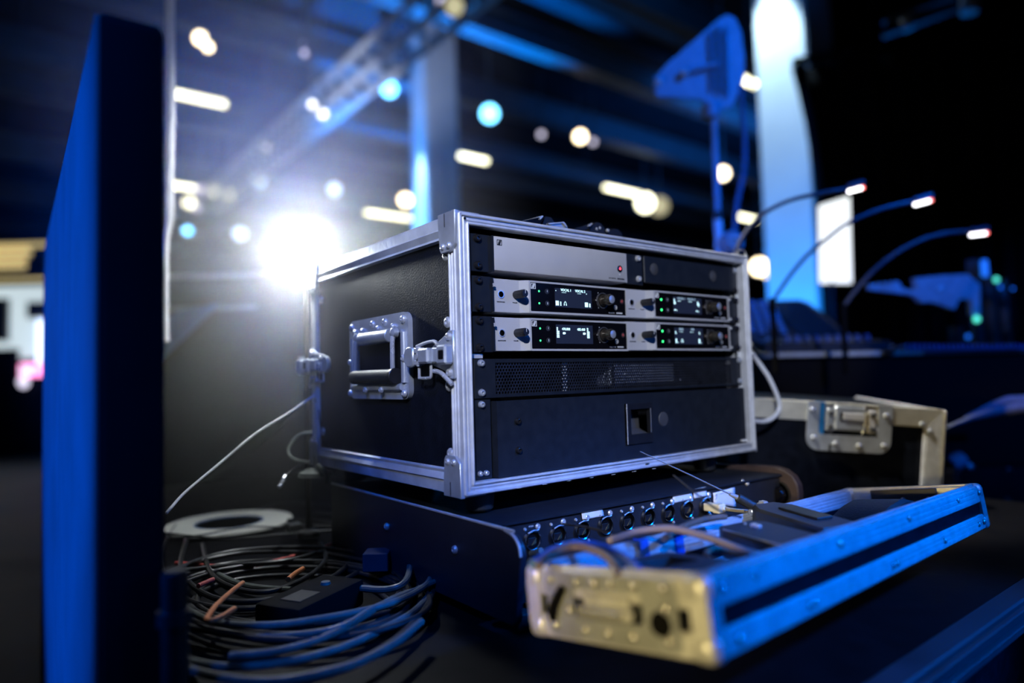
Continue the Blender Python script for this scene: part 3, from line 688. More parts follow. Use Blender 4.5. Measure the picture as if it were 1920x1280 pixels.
meter_c = [(.0915, .0932, .0215, .0290), (.0936, .0948, .0215, .0250), (.1430, .1448, .0215, .0275), (.1452, .1468, .0200, .0250), (.0995, .1060, .0262, .0268), (.1235, .1300, .0262, .0268), (.0915, .0950, .0125, .0142), (.0965, .0975, .0120, .0135), (.1395, .1430, .0125, .0142), (.1445, .1455, .0120, .0135)]
meter_d = [(.0920, .0945, .0105, .0165), (.0960, .0972, .0105, .0118), (.1425, .1455, .0105, .0165), (.1472, .1482, .0105, .0118), (.0918, .0928, .0235, .0275), (.0930, .0945, .0235, .0245), (.1440, .1452, .0235, .0270), (.1454, .1464, .0235, .0245), (.1010, .1085, .0262, .0266), (.1235, .1310, .0262, .0266)]
ra = receiver(.0503, .1980, 1, 'wireless receiver showing VOCAL 1 and VOCAL 2, directly below the plain silver unit', A1, meter_a, .1068, 0, 1)
rb = receiver(.0503, .1537, 1, 'wireless receiver showing 470.800 and 482.400, directly above the left of the vent panel', A3, meter_b, 0, 0, 1)
rc2 = receiver(.2706, .1990, 1.046, 'wireless receiver on the right, directly below the black blank panel', A2, meter_c, 0, 1, 2)
rd = receiver(.2706, .1550, 1.046, 'wireless receiver on the right, lowest, directly above the vent panel', A4, meter_d, .1060, 1, 2)
# ears for receiver rows: left ear belongs to the left unit, right ear to the right unit
for root, z0 in ((ra, .1970), (rb, .1520)):
    q = MB(); q.box(.0213, .0492, .0085, .0107, z0, z0+.0405, .0006); q.box(.0485, .0502, .0060, .045, z0+.001, z0+.0395); o = q.build('rack_ear', 'blackm', root)
    o.matrix_parent_inverse = Matrix.Translation(-root.location)
    for z in (z0+.0355, z0+.0055):
        s_ = screw(root, .0305, z); s_.matrix_parent_inverse = Matrix.Translation(-root.location)
    o = MB().box(.0490, .0508, .0035, .0075, z0+.029, z0+.033).build('ear_tab', 'silver', root, False); o.matrix_parent_inverse = Matrix.Translation(-root.location)
for root, z0 in ((rc2, .1980), (rd, .1540)):
    inv = (Matrix.Translation(root.location) @ Matrix.Diagonal((1.046, 1, 1, 1))).inverted()
    q = MB(); q.box(.4995, .5300, .0085, .0107, z0, z0+.0405, .0006); q.box(.4985, .5000, .0060, .045, z0+.001, z0+.0395); o = q.build('rack_ear', 'blackm', root); o.matrix_parent_inverse = inv
    for z in (z0+.0355, z0+.0055):
        s_ = screw(root, .5230, z); s_.matrix_parent_inverse = inv
        s_ = screw(root, .5040, z, .0085, .0026, 'steel'); s_.matrix_parent_inverse = inv

# --- perforated vent panel
u = empty('vent_panel', (.021, .008, .101), 'black perforated one unit vent panel with hexagon holes across the rack', 'rack unit', RG)
q = MB(); q.box(.0213, .0512, .0075, .0097, .1010, .1448, .0006); q.box(.5040, .5290, .0075, .0097, .1010, .1448, .0006); q.box(.0500, .5050, .0075, .0097, .1400, .1448, .0005); q.box(.0500, .5050, .0075, .0097, .1010, .1052, .0005); q.box(.05, .505, .0085, .035, .1443, .1448)
q.build('panel_frame', 'blackm', u)
t = bmesh.new(); pitch = .0042; rw = pitch*.866; x0, x1, z0, z1 = .0505, .5045, .1044, .1408
nr = int((z1-z0)/rw); nc = int((x1-x0)/pitch)
for j in range(nr):
    for i in range(nc):
        cx = x0+pitch*(i+.5+(j % 2)*.5); cz = z0+rw*(j+.55)
        O_, I_, K_ = [], [], []
        for k in range(6):
            a = math.radians(60*k+30); O_.append(t.verts.new((cx+pitch*.5774*math.cos(a), .0085, cz+pitch*.5774*math.sin(a))))
            I_.append(t.verts.new((cx+pitch*.415*math.cos(a), .0085, cz+pitch*.415*math.sin(a)))); K_.append(t.verts.new((cx+pitch*.415*math.cos(a), .0097, cz+pitch*.415*math.sin(a))))
        for k in range(6):
            l = (k+1) % 6; t.faces.new((O_[k], O_[l], I_[l], I_[k])); t.faces.new((I_[k], I_[l], K_[l], K_[k]))
q = MB(); q._merge(t); o = q.build('perforated_sheet', mat('perforated_black_steel', (.05, .055, .07), .32, .7, .2, 80), u, False)
for x, m_ in ((.0305, 'black'), (.523, 'dull')):
    for z in (.1400, .1075): screw(u, x, z, .0075, .0042, 'dull')
adopt(u)
# parts seen through the holes, coloured pale to look lit
u = empty('vent_backing', (.15, .02, .102), 'pale box and post seen through the vent panel holes, coloured to look lit', 'rack unit', RG)
MB().box(.1560, .1640, .0115, .0135, .1040, .1420, .0005).build('post', 'tape', u, False)
q = MB(); q.box(.2480, .3700, .0120, .045, .1090, .1385, .001); q.build('metal_box', mat('pale_metal', (.60, .66, .8), .5, .0), u)
for x, z in ((.268, .124), (.345, .124), (.383, .114), (.24, .112)): MB().lathe([(.0022, 0), (0, .001)], (x, .0118, z), (0, -1, 0), 12).build('screw', 'print_w', u)
adopt(u)

# --- drawer
u = empty('storage_unit', (.021, .008, .0125), 'black two unit rack drawer with a recessed finger latch, at the bottom of the rack', 'drawer', RG)
q = MB(); q.box(.0213, .0435, .0085, .0107, .0130, .0998, .0006); q.build('rack_ear', 'blackm', u)
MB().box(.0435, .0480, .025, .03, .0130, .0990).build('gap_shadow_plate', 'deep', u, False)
t = plate_hole([(.0478, .0127), (.5275, .0127), (.5275, .0975), (.0478, .0975)], [(.2600, .0360), (.3040, .0360), (.3040, .0805), (.2600, .0805)], 1, .0030, .0060)
q = MB(); q._merge(t); q.box(.0478, .0490, .006, .05, .0127, .0975); q.build('drawer_front', 'blackm', u)
for x, z, k in ((.0305, .0945, 'dull'), (.0265, .0195, 'dull'), (.0345, .0195, 'dull')): screw(u, x, z, .0085, .0030 if z < .03 else .0040, 'dull')
for z in (.0736, .0409): screw(u, .0765, z, .0030, .0040, 'black')
q = MB(); q._merge(plate_hole([(.2555, .0318), (.3068, .0318), (.3068, .0848), (.2555, .0848)], [(.2640, .0440), (.3015, .0440), (.3015, .0770), (.2640, .0770)], 1, .0005, .0060)); q.build('latch_frame', 'blackp', u, False)
q = MB(); q.box(.2555, .2568, -.0004, .004, .0318, .0848, .0003); q.box(.3030, .3036, .0003, .002, .0450, .0770); q.build('chrome_edge', 'chrome', u)
q = MB(); q.prism([(.006, .0440), (.020, .050), (.022, .0770), (.024, .0770), (.024, .0430), (.006, .0430)], 0, .2640, .3015); q.build('latch_paddle', 'greyp', u, False)
MB().lathe([(.0098, 0), (.0098, .0004), (.0092, .0010), (.0060, .0011), (0, .0011)], (.3316, .0030, .0606), (0, -1, 0), 36).build('lock_cap', 'greyp', u)
for x, z in ((.515, .0165), (.522, .0165)): screw(u, x, z, .0030, .0024, 'steel')
adopt(u)

# ================================================================== objects on the rack case
def T3(px, py, s): pass
g = empty('steel_clip', ON(1010, 418, 2, HT+.004), 'bent black steel handle plate with bright edges lying on the rack case, left one', 'clip', 'clips on the rack case')
def local(o_, p): return Vector(p)-o_.location
yy = .05
def tp(u, v): return ON(u, v, 1, yy)
for (pts, nm, lab) in (( [(978, 415), (1020, 403), (1012, 418), (1000, 420)], 'clip_blade', 0),):
    pass
# three overlapping small fittings: wedge-shaped plates + rubber domes
def wedge(o_, pts, y0, y1, m, name):
    q = MB(); P_ = [ON(a, b, 1, y0) for a, b in pts]
    q.prism([(p.x-o_.location.x, p.z-o_.location.z) for p in P_], 1, y0-o_.location.y, y1-o_.location.y, .0006); return q.build(name, m, o_)
wedge(g, [(974, 416), (1018, 404), (1022, 407), (1011, 425), (1005, 425)], .05, .075, 'gloss', 'clip_plate')
wedge(g, [(976, 415), (1018, 403.5), (1020, 405), (1014, 412), (1011, 411), (1014, 407)], .048, .052, 'chrome', 'bright_edge')
wedge(g, [(1014, 426), (1022, 405), (1034, 407), (1043, 420), (1045, 430)], .055, .085, 'blackp', 'clip_body')
g2 = empty('steel_clip', ON(1045, 425, 2, HT+.004), 'folded silver plate lying on the rack case between the black clip and the dome', 'clip', 'clips on the rack case')
wedge(g2, [(1028, 419), (1058, 416), (1065, 426), (1063, 434), (1030, 430)], .035, .04, 'zinc', 'plate'); wedge(g2, [(1027, 418), (1058, 415), (1065, 425), (1062, 426), (1056, 418), (1030, 421)], .032, .036, 'chrome', 'bright_edge')
g3 = empty('microphone_clip', ON(1120, 430, 2, HT+.004), 'black rounded clamp with a flat arm and chrome screws on the rack case', 'clamp')
wedge(g3, [(1068, 430), (1102, 421), (1110, 418), (1106, 427), (1090, 436)], .045, .06, 'blackp', 'arm'); wedge(g3, [(1102, 423), (1110, 417), (1112, 419), (1106, 425)], .043, .046, 'chrome', 'arm_edge')
wedge(g3, [(1104, 438), (1106, 425), (1112, 419), (1120, 416), (1128, 419), (1134, 427), (1137, 440)], .05, .085, 'blackp', 'clamp_body')
for a, b in ((1119, 429), (1125, 427)):
    p_ = ON(a, b, 1, .05)-g3.location; MB().lathe([(.0022, 0), (0, .0018)], p_, (0, -1, 0), 12).build('screw', 'chrome', g3)
g4 = empty('microphone_clip', ON(1155, 435, 2, HT+.004), 'low black dome with a bright stud, rightmost fitting on the rack case', 'clamp')
wedge(g4, [(1138, 440), (1142, 432), (1150, 428), (1160, 430), (1167, 438), (1168, 446)], .05, .085, 'blackp', 'dome')
MB().lathe([(.0028, 0), (.002, .002), (0, .003)], ON(1139, 432, 1, .048)-g4.location, (0, -1, 0), 12).build('stud', 'chrome', g4)

# ================================================================== STAGE BOX under the case
sb = empty('connector_box', (.012, -.022, TZ), 'black equipment box with a row of round network sockets, under the rack case', 'connector box')
SB = sb.location.copy()
def S(o_):
    o_.matrix_parent_inverse = Matrix.Translation(-SB); return o_
cheek = [(-.0765, -.052), (-.0740, -.0415), (-.066, -.0335), (-.052, -.0297), (-.03, -.0285), (.375, -.0285), (.38, -.033), (.38, -.122), (-.060, -.122), (-.066, -.118)]
S(MB().prism(cheek, 0, .0125, .021, .0012).build('cheek', mat('satin_black_cheek', (.02, .02, .03), .35, 0, .15, 40, .3, 900, spec=.6), sb))
ck2 = [(-.082, -.056), (-.081, -.043), (-.074, -.031), (-.062, -.0235), (-.044, -.0195), (-.01, -.0205), (.03, -.024), (.375, -.0285), (.38, -.122), (-.062, -.122), (-.078, -.105)]
S(MB().tube([(.0125, y, z+.0004) for y, z in cheek[:6]], .0017, 8, 5).build('edge_glint', 'alu', sb))  # bright tube added along the cheek edge, standing for light on its bevel
S(MB().prism(ck2, 0, .520, .535, .0015).build('cheek', 'maroon', sb))
ang = math.radians(-3.5)
PM = Matrix.Translation((.021, -.0235, 0)) @ Matrix.Rotation(ang, 4, 'Z')
q = MB(); q.box(0, .500, 0, .003, -.118, -.0335, .0008, 1, PM); S(q.build('socket_panel', mat('satin_black_panel', (.016, .017, .022), .42, 0, .1, 60, .2, 700), sb))
q = MB(); q.prism([(-.0015, -.0335), (-.0045, -.0320), (-.0045, -.0300), (.0, -.0290), (.05, -.0290), (.05, -.0330)], 0, 0, .500, 0, PM); S(q.build('top_lip', 'blackm', sb))
q = MB(); q.box(.021, .520, .0, .378, -.031, -.0292); S(q.build('top_plate', 'blackm', sb, False))
q = MB(); q.box(.021, .520, .0, .378, -.121, -.119); q.box(.021, .520, .374, .378, -.12, -.03); S(q.build('chassis', 'deep', sb, False))
for x, y in ((.04, -.04), (.49, -.04), (.04, .34), (.49, .34)): S(MB().cyl((x, y, TZ), (x, y, -.119), .011, 20, .001).build('foot', 'rubber', sb))
for (y, z) in ((.0396, -.0653), (.20, -.065)):
    o = MB().lathe(rivet_mesh(.0048, .004), (.0125, y, z), (-1, 0, 0), 16).build('side_screw', 'chrome', sb); S(o)
# sockets: flange ring, well, contacts, latch, screws
sock = None
def pm(x, z, y=0): return PM @ Vector((x, y, z))
for k in range(9):
    x = .0470+.0356*k; z = -.0535
    r_ = bpy.data.objects.new('network_socket', None); COL.objects.link(r_); r_.parent = sb; r_.empty_display_size = .01
    r_.matrix_local = Matrix.Translation(-SB) @ PM @ Matrix.Translation((x, 0, z))
    if sock is None:
        sock = []
        q = MB(); q.lathe([(.0085, .0005), (.0088, .003), (.0098, .0036), (.0108, .0030), (.0115, .0006), (.0085, .0005)], (0, 0, 0), (0, -1, 0), 30); sock.append(q.build('ring', mat('dark_chrome', (.30, .31, .33), .22, 1, .05), r_))
        sock.append(MB().lathe([(.0088, 0), (0, 0)], (0, -.0006, 0), (0, -1, 0), 24).build('well', 'deep', r_))
        q = MB(); q.box(-.0055, .0055, -.0016, .0005, -.0050, .0030, .0006); sock.append(q.build('port', 'blackp', r_))
        q = MB(); q.prism([(-.001, -.0048), (.0048, -.0030), (.0050, .0020), (.002, -.001)], 1, -.0022, -.0014); sock.append(q.build('contact_shield', 'gold', r_, False))
        q = MB(); q.tube([(-.0060, -.0030, .0088), (0, -.0042, .0112), (.0062, -.0030, .0105), (.0085, -.0030, .0112)], .0007, 6); sock.append(q.build('latch_lever', 'zinc', r_))
        for (a, b, rad) in ((.0090, .0136, .0034), (-.0085, .0132, .0018), (.0098, -.0125, .0018)):
            q = MB(); q.lathe([(rad, 0), (rad, .0008), (rad*.7, .0020), (rad*.3, .0020), (0, .0012)], (a, 0, b), (0, -1, 0), 16); sock.append(q.build('screw', 'chrome', r_))
        sock.append(text('lettering', 'PUSH', .0026, 'print_w', r_, (.000, -.0002, .0150), align='CENTER'))
    else:
        for s_ in sock: dupe(s_, r_, mtx=s_.matrix_local.copy())
    if k == 0: r_['label'] = 'leftmost socket, plain black'
# tape labels
def label_tape(u0, v0, u1, v1, u2, v2, u3, v3, label, nm='tape_label'):
    n = PM.to_3x3() @ Vector((0, -1, 0)); p0 = PM @ Vector((0, 0, 0))
    def hit(u, v):
        r = CZ + CX*((u-960)/F) + CY*((640-v)/F); return CAM + r*((p0-CAM).dot(n)/r.dot(n))
    pts = [hit(*a) for a in ((u0, v0), (u1, v1), (u2, v2), (u3, v3))]
    t = bmesh.new(); N_ = 6; g_ = []
    for i in range(N_+1):
        row = []
        for j in range(N_+1):
            a = pts[0].lerp(pts[1], i/N_); b = pts[3].lerp(pts[2], i/N_); p = a.lerp(b, j/N_)
            row.append(t.verts.new(p+n*(.0006+.0007*abs(math.sin(i*1.3+j*.7)))-pts[0]))
        g_.append(row)
    for i in range(N_):
        for j in range(N_): t.faces.new((g_[i][j], g_[i+1][j], g_[i+1][j+1], g_[i][j+1]))
    q = MB(); q._merge(t); o = q.build(nm, 'tape'); o.location = pts[0]
    md = o.modifiers.new('thickness', 'SOLIDIFY'); md.thickness = .0003
    return tag(o, label, 'label', 'white tape labels on the connector box')
label_tape(1088, 957, 1128, 949, 1131, 967, 1091, 974, 'white tape label above the fourth socket, alone at the left')
label_tape(1259, 927, 1296, 918, 1297, 935, 1261, 943, 'wider white tape label above the eighth socket')
label_tape(1298, 917, 1323, 912, 1325, 929, 1300, 934, 'small white tape label just left of the plugged socket, upper right')
lb = label_tape(1336, 924, 1376, 913, 1379, 950, 1337, 943, 'large white label with faint handwriting right of the plugged socket')
# scribble on the big label, and latch screws at the panel end
q = MB()
for k, (a, b) in enumerate(((1341, 934), (1347, 929), (1342, 938))): 
    p = ON(a, b, 1, -.0445)
n_ = PM.to_3x3() @ Vector((0, -1, 0)); p0 = PM @ Vector((0, 0, 0))
def hitp(u, v, off=.0016):
    r = CZ + CX*((u-960)/F) + CY*((640-v)/F); return CAM + r*((p0+n_*off-CAM).dot(n_)/r.dot(n_))
q.tube([hitp(1341, 930)-lb.location, hitp(1344, 926)-lb.location, hitp(1343, 934)-lb.location, hitp(1341, 937)-lb.location], .0003, 5)
q.tube([hitp(1350, 926)-lb.location, hitp(1358, 923)-lb.location, hitp(1368, 922)-lb.location], .0002, 5)
q.build('handwriting', 'print_k', lb)
# white plug in the last socket
p = pm(.0470+.0356*8, -.0535, -.002)
pl = empty('white_plug', p, 'cream network plug in the rightmost socket with its cable trailing right', 'plug')
q = MB(); q.box(-.006, .006, -.016, .000, -.0055, .0045, .001); q.box(-.0075, .0075, -.026, -.014, -.0065, .0055, .0015); q.build('plug_body', mat('cream_plastic', (.85, .75, .50), .5), pl)
e0 = Vector((0, -.026, 0)); e1 = P(1370, 955, .80)-p; e2 = P(1415, 960, .77)-p
MB().tube([e0, e0+Vector((.004, -.006, -.001)), (e0+e1)/2+Vector((0, 0, .001)), e1, e2], .0023, 8).build('plug_cable', 'cable_w', pl)
# knob in the right cheek
kp = empty('cheek_knob', (.5195, -.052, -.058), 'shiny black ribbed knob in a round recess of the brown cheek', 'knob')
MB().ring((0, 0, 0), (-1, 0, 0), .0160, .0185, .0015, 30).build('recess_ring', 'blackp', kp)
MB().lathe([(.0165, 0), (0, 0)], (-.0006, 0, 0), (-1, 0, 0), 30).build('recess', 'deep', kp)
q = MB(); q.lathe([(.0125, 0), (.0125, .008), (.010, .012), (0, .0125)], (-.0008, 0, -.001), (-1, 0, 0), 28)
for k in range(6):
    a = 2*PI*k/6; q.cyl((-.001, .0118*math.cos(a), -.001+.0118*math.sin(a)), (-.011, .0100*math.cos(a), -.001+.0100*math.sin(a)), .0022, 8)
q.build('knob', 'gloss', kp)
o = MB().lathe(rivet_mesh(.0032, .003), hitp(1400, 906, .0005)-SB, n_, 14).build('latch_screw', 'chrome', sb)
o = MB().lathe(rivet_mesh(.0022, .002), hitp(1392, 901, .0005)-SB, n_, 14).build('latch_screw', 'chrome', sb)

# ================================================================== OPEN LID TRAY in front
TQ = Vector((-.0441, -.3319, -.006)); TW, TH, TL = .1636, .0508, .6198
TM = Matrix.Translation(TQ) @ Matrix.Rotation(.0663, 4, 'Z') @ Matrix.Rotation(.0324, 4, 'Y') @ Matrix.Rotation(-.1417, 4, 'X')
tr = empty('open_case_lid', label='upturned aluminium edged case lid used as a tray in the foreground', cat='case lid', mtx=TM)
def TR(u, v, z=0):   # point on the tray-local plane z
    n = TM.to_3x3() @ Vector((0, 0, 1)); p = TM @ Vector((0, 0, z)); r = CZ + CX*((u-960)/F) + CY*((640-v)/F)
    return TM.inverted() @ (CAM + r*((p-CAM).dot(n)/r.dot(n)))
MB().box(.004, TL-.004, .003, .010, -TH+.004, -.003).build('long_wall', 'laminate', tr, False)
MB().box(.004, TL-.004, TW-.010, TW-.003, -TH+.004, -.003).build('long_wall', 'laminate', tr, False)
MB().box(.003, .010, .004, TW-.004, -TH+.004, -.003).build('end_wall', 'laminate', tr, False)
MB().box(TL-.010, TL-.003, .004, TW-.004, -TH+.004, -.003).build('end_wall', 'laminate', tr, False)
MB().box(.006, TL-.006, .006, TW-.006, -TH, -TH+.006).build('bottom', 'laminate', tr, False)
def ribs(q, x0, x1, yout, sgn, z0, z1, n):     # fine ribs on a long face
    for k in range(n):
        z = z0+(z1-z0)*(k+.5)/n; hw = (z1-z0)/n*.28
        a, b = sorted((yout, yout+sgn*.0010)); q.box(x0, x1, a, b, z-hw, z+hw)
for y, s in ((0, 1), (TW, -1)):
    q = MB(); a, b = sorted((y, y+s*.0125)); q.box(0, TL, a, b, -.0200, 0, .0012); ribs(q, .03, TL-.03, y+s*.0125, s, -.018, -.002, 4); ribs(q, .03, TL-.03, y, -s, -.018, -.003, 3)
    q.box(.002, TL-.002, *(sorted((y+s*.004, y+s*.0085))), -.0005, .0022, .0006); q.build('rim_extrusion', 'alu', tr)
    q = MB(); q.box(0, TL, a, b, -TH, -.0335, .0012); ribs(q, .03, TL-.03, y, -s, -TH+.002, -.036, 3); q.build('base_extrusion', 'alu', tr)
for x, s in ((0, 1), (TL, -1)):
    a, b = sorted((x, x+s*.0125))
    q = MB(); q.box(a, b, 0, TW, -.0200, 0, .0012); q.box(*(sorted((x+s*.004, x+s*.0085))), .002, TW-.002, -.0005, .0022, .0006)
    for k in range(4):
        z = -.0165+.0042*k; q.box(*(sorted((x+s*.0125, x+s*.0135))), .012, TW-.012, z-.001, z+.001)
    q.build('rim_extrusion', 'alu', tr); MB().box(a, b, 0, TW, -TH, -.0335, .0012).build('base_extrusion', 'alu', tr)
# near end: big latch dish plate, wing, rivets, ball corners
q = MB(); q._merge(plate_hole(rr(.022, TW-.022, -.0480, -.0015, .006, 3), rr(.050, TW-.050, -.0330, -.012, .004, 3), 0, -.0022, .0)); q.build('latch_dish', 'zinc', tr)
q = MB(); q.box(.010, .012, .048, TW-.048, -.034, -.010); q.box(0, .012, .048, .050, -.034, -.010); q.box(0, .012, TW-.050, TW-.048, -.034, -.010); q.build('dish_well', 'zinc', tr, False)
q = MB(); q.box(-.0065, .006, .056, TW-.056, -.0310, -.0235, .0015); q.box(-.003, .008, .060, TW-.060, -.0235, -.0150, .001); q.build('latch_body', 'alu', tr)
q = MB(); q.box(-.0095, -.006, .064, TW-.060, -.0290, -.0245, .001); q.build('latch_wing', 'chrome', tr)
q = MB(); q.tube([(-.004, TW-.042, -.012), (-.007, TW-.036, -.020), (-.007, TW-.030, -.030), (-.003, TW-.028, -.036)], .003, 8); q.build('latch_hook', 'deep', tr)
MB().lathe([(.0085, 0), (.0075, .002), (0, .002)], (-.0022, .036, -.030), (-1, 0, 0), 16).build('plug_hole', 'deep', tr)
for y, z in ((.030, -.007), (.030, -.020), (.030, -.040), (.055, -.007), (.075, -.007), (.090, -.007), (.108, -.007), (.134, -.007), (.134, -.020), (.134, -.040), (.060, -.0405), (.082, -.0405), (.104, -.0405), (.118, -.028)):
    rivet((-.0022, y, z), (-1, 0, 0), .0036, .0030, 'chrome', tr)
for x in (0, TL):
    for y in (0, TW):
        for z in (-.007, -TH+.007):
            q = MB(); sx_, sy_ = (1 if x else -1), (1 if y else -1)
            a, b = sorted((x+sx_*.0025, x-sx_*.016)); c, d = sorted((y+sy_*.0025, y-sy_*.016)); q.box(a, b, c, d, z-.0085, z+.0095, .006, 3); q.build('ball_corner', 'alu', tr)
        q = MB(); sx_, sy_ = (1 if x else -1), (1 if y else -1); a, b = sorted((x+sx_*.0015, x-sx_*.0135)); c, d = sorted((y+sy_*.0015, y-sy_*.0135)); q.box(a, b, c, d, -TH+.008, -.008, .001); q.build('corner_post', 'alu', tr)
for x in (.012, .030, .13, .14, .30, .31, .45, .58, .60): rivet((x, -.0, -.0425), (0, -1, 0), .0032, .0026, 'chrome', tr)
for x in (.018, .06, .20, .36, .52, .605): rivet((x, -.0, -.0085), (0, -1, 0), .0032, .0026, 'chrome', tr)
# inside far end and rear: dark plate
q = MB(); q.box(TL-.0165, TL-.0125, .045, .125, -.030, -.001, .0008); q.build('dish_back', 'greyp', tr)
for y in (.055, .085): rivet((TL-.0165, y, -.014), (-1, 0, 0), .0032, .003, 'chrome', tr)
q = MB(); q.box(.0125, TL-.0125, .0125, TW-.0125, -TH+.006, -TH+.012); q.build('foam_lining', 'foam', tr, False)

# contents of the tray
def tlocal(name, origin, label, cat, group=None, yaw=0, pit=0, roll=0):
    p = TM @ Vector(origin)
    return empty(name, label=label, cat=cat, group=group, mtx=Matrix.Translation(p) @ TM.to_3x3().to_4x4() @ Matrix.Rotation(yaw, 4, 'Z') @ Matrix.Rotation(pit, 4, 'Y') @ Matrix.Rotation(roll, 4, 'X'))
# grey charger with a glossy window
a = TR(1245, 1050, -.006)
o = tlocal('battery_charger', (.080, .082, -.022), 'dark grey plastic charger with a glossy recessed window, near end of the tray', 'charger', None, math.radians(-18))
q = MB(); q._merge(plate_hole(rr(-.032, .032, -.046, .046, .005, 3), rr(-.020, .018, -.014, .024, .004, 3), 2, -.018, .016)); q.build('housing', 'greyp', o)
q = MB(); q.box(-.022, .020, -.016, .026, -.004, .006, .001); q.build('window', 'gloss', o)
for (x, y) in ((-.006, .010), (.010, .012), (.018, -.002)): MB().prism([(x, y), (x+.006, y+.002), (x+.005, y+.005)], 2, .0062, .0080).build('contact', 'chrome', o, False)
# bodypack transmitters
def pack_dir(u0, v0, u1, v1, z0, z1):
    return TM @ TR(u0, v0, z0), TM @ TR(u1, v1, z1)
def bodypack(p0, p1, wd, th, label, clipside=1, nose='flat'):
    X = (p1-p0).normalized(); up = TM.to_3x3() @ Vector((0, 0, 1)); Y = up.cross(X).normalized(); Zv = X.cross(Y); L = (p1-p0).length
    mt = Matrix(((X.x, Y.x, Zv.x, p0.x), (X.y, Y.y, Zv.y, p0.y), (X.z, Y.z, Zv.z, p0.z), (0, 0, 0, 1)))
    o = empty('bodypack_transmitter', label=label, cat='transmitter', group='bodypack transmitters in the tray', mtx=mt)
    q = MB()
    if nose == 'flat': q.prism([(0, -wd*.36), (.012, -wd/2), (L, -wd/2), (L, wd/2), (.012, wd/2), (0, wd*.36)], 2, -th, 0, .0015)
    else: q.prism([(0, -wd*.30), (.020, -wd/2), (L, -wd/2), (L, wd/2), (.020, wd/2), (0, wd*.30)], 2, -th, 0, .003)
    q.build('housing', 'greyp', o)
    return o, L
pa, pb = TM @ Vector((.236, .114, .004)), TM @ Vector((.218, .036, -.010))
o, L = bodypack(pa, pb, .062, .026, 'black bodypack transmitter lying nearest, with a chrome clip lug on its top')
q = MB(); q.box(.020, .030, -.003, .004, 0, .004, .001); q.cyl((.012, 0, .001), (.012, 0, .003), .0016, 10); q.build('lug', 'chrome', o)
q = MB(); q.tube([(.020, -.0315, -.012), (.030, -.0335, -.013), (.045, -.0335, -.014), (.060, -.0315, -.016)], .0011, 8); q.build('belt_clip', 'chrome', o)
q = MB(); q.tube([(.012, -.0295, .0002), (L-.002, -.0295, .0002)], .0007, 6, 0); q.build('edge_seam', 'zinc', o)
pa2, pb2 = TM @ Vector((.345, .142, .012)), TM @ Vector((.305, .040, -.008))
o2, L2 = bodypack(pa2, pb2, .050, .030, 'black bodypack transmitter lying behind the nearest one, with a chrome collar at its nose', nose='round')
q = MB(); q.box(.03, .085, -.006, .016, 0, .0022, .001); q.build('raised_cover', 'blackp', o2)
q = MB(); q.cyl((-.008, .004, -.006), (.002, .004, -.006), .0065, 18, .001)
for k in range(10):
    an = 2*PI*k/10; q.box(-.007, .001, .004+.0062*math.cos(an)-.001, .004+.0062*math.cos(an)+.001, -.006+.0062*math.sin(an)-.001, -.006+.0062*math.sin(an)+.001)
q.cyl((-.006, -.012, -.010), (.001, -.012, -.010), .0045, 14, .001); q.build('knurled_collar', 'chrome', o2)
# antennas as their own parts
Ai = o2.matrix_world.inverted()
d2 = (CAM-pa2).length
c0, c1_, c2_ = P(1415, 950, .755), P(1382, 932, .755), P(1200, 846, .74)
MB().cyl(Ai @ c0, Ai @ c1_, .0052, 16, .001).build('antenna_sleeve', 'rubber', o2)
MB().tube([Ai @ c1_, Ai @ P(1368, 926, .754)], lambda s: .0030-.0012*s, 10, 0).build('antenna_base', 'zinc', o2)
MB().tube([Ai @ P(1368, 926, .754), Ai @ P(1300, 893, .75), Ai @ P(1240, 865, .745), Ai @ c2_], lambda s: .0009-.0003*s, 6).build('antenna_whip', mat('wire_strand', (.16, .15, .13), .5, .2), o2)
Ai = o.matrix_world.inverted()
MB().tube([Ai @ (pa+Vector((.01, 0, .004))), Ai @ P(1345, 955, .62), Ai @ P(1300, 921, .64), Ai @ P(1262, 890, .66)], lambda s: .0013-.0007*s, 6).build('antenna_whip', 'rubber', o)
# third device towards the far end
a = TR(1650, 935, -.006)
o3 = tlocal('headset_pouch', (.480, .072, -.020), 'dark rounded pouch with a folded flap at the far end of the tray', 'pouch', None, math.radians(-10))
q = MB(); q.prism([(-.07, -.02), (-.055, .004), (-.03, .014), (0, .020), (.025, .014), (.045, 0), (.055, -.018), (.05, -.022)], 1, -.035, .030, .004); q.build('pouch_body', 'rubber', o3)
q = MB(); q.tube([(-.035, -.037, .004), (-.012, -.039, .010), (.004, -.038, .006), (-.004, -.039, 0)], .0016, 6); q.build('flap_edge', 'zinc', o3)
# cables in and around the tray
def cable(pts, r, m, label, name='cable', group='loose cables', n=10):
    o = empty_like = None
    q = MB(); p0 = Vector(pts[0]); q.tube([Vector(p)-p0 for p in pts], r, n, 8)
    o = q.build(name, m); o.location = p0; return tag(o, label, 'cable', group)
tg = 'cables lying in the tray'
cable([P(1010, 1062, .50), P(1030, 1040, .53), P(1075, 1024, .54), P(1120, 1034, .52), P(1150, 1055, .49), P(1160, 1078, .47)], .0031, 'cable_br', 'brown cable arching over the near end of the tray', group=tg)
cable([P(1000, 1058, .51), P(1040, 1032, .55), P(1090, 1020, .56), P(1140, 1032, .54), P(1180, 1055, .50), P(1200, 1075, .48)], .0040, mat('blue_jacket_cable', (.03, .16, .5), .45), 'blue cable looping behind the brown one at the near end of the tray', group=tg)
cable([P(1245, 1010, .60), P(1275, 990, .63), P(1318, 974, .66), P(1360, 968, .68)], .0030, 'cable_br', 'brown cable rising over the rear rim towards the sockets', group=tg)
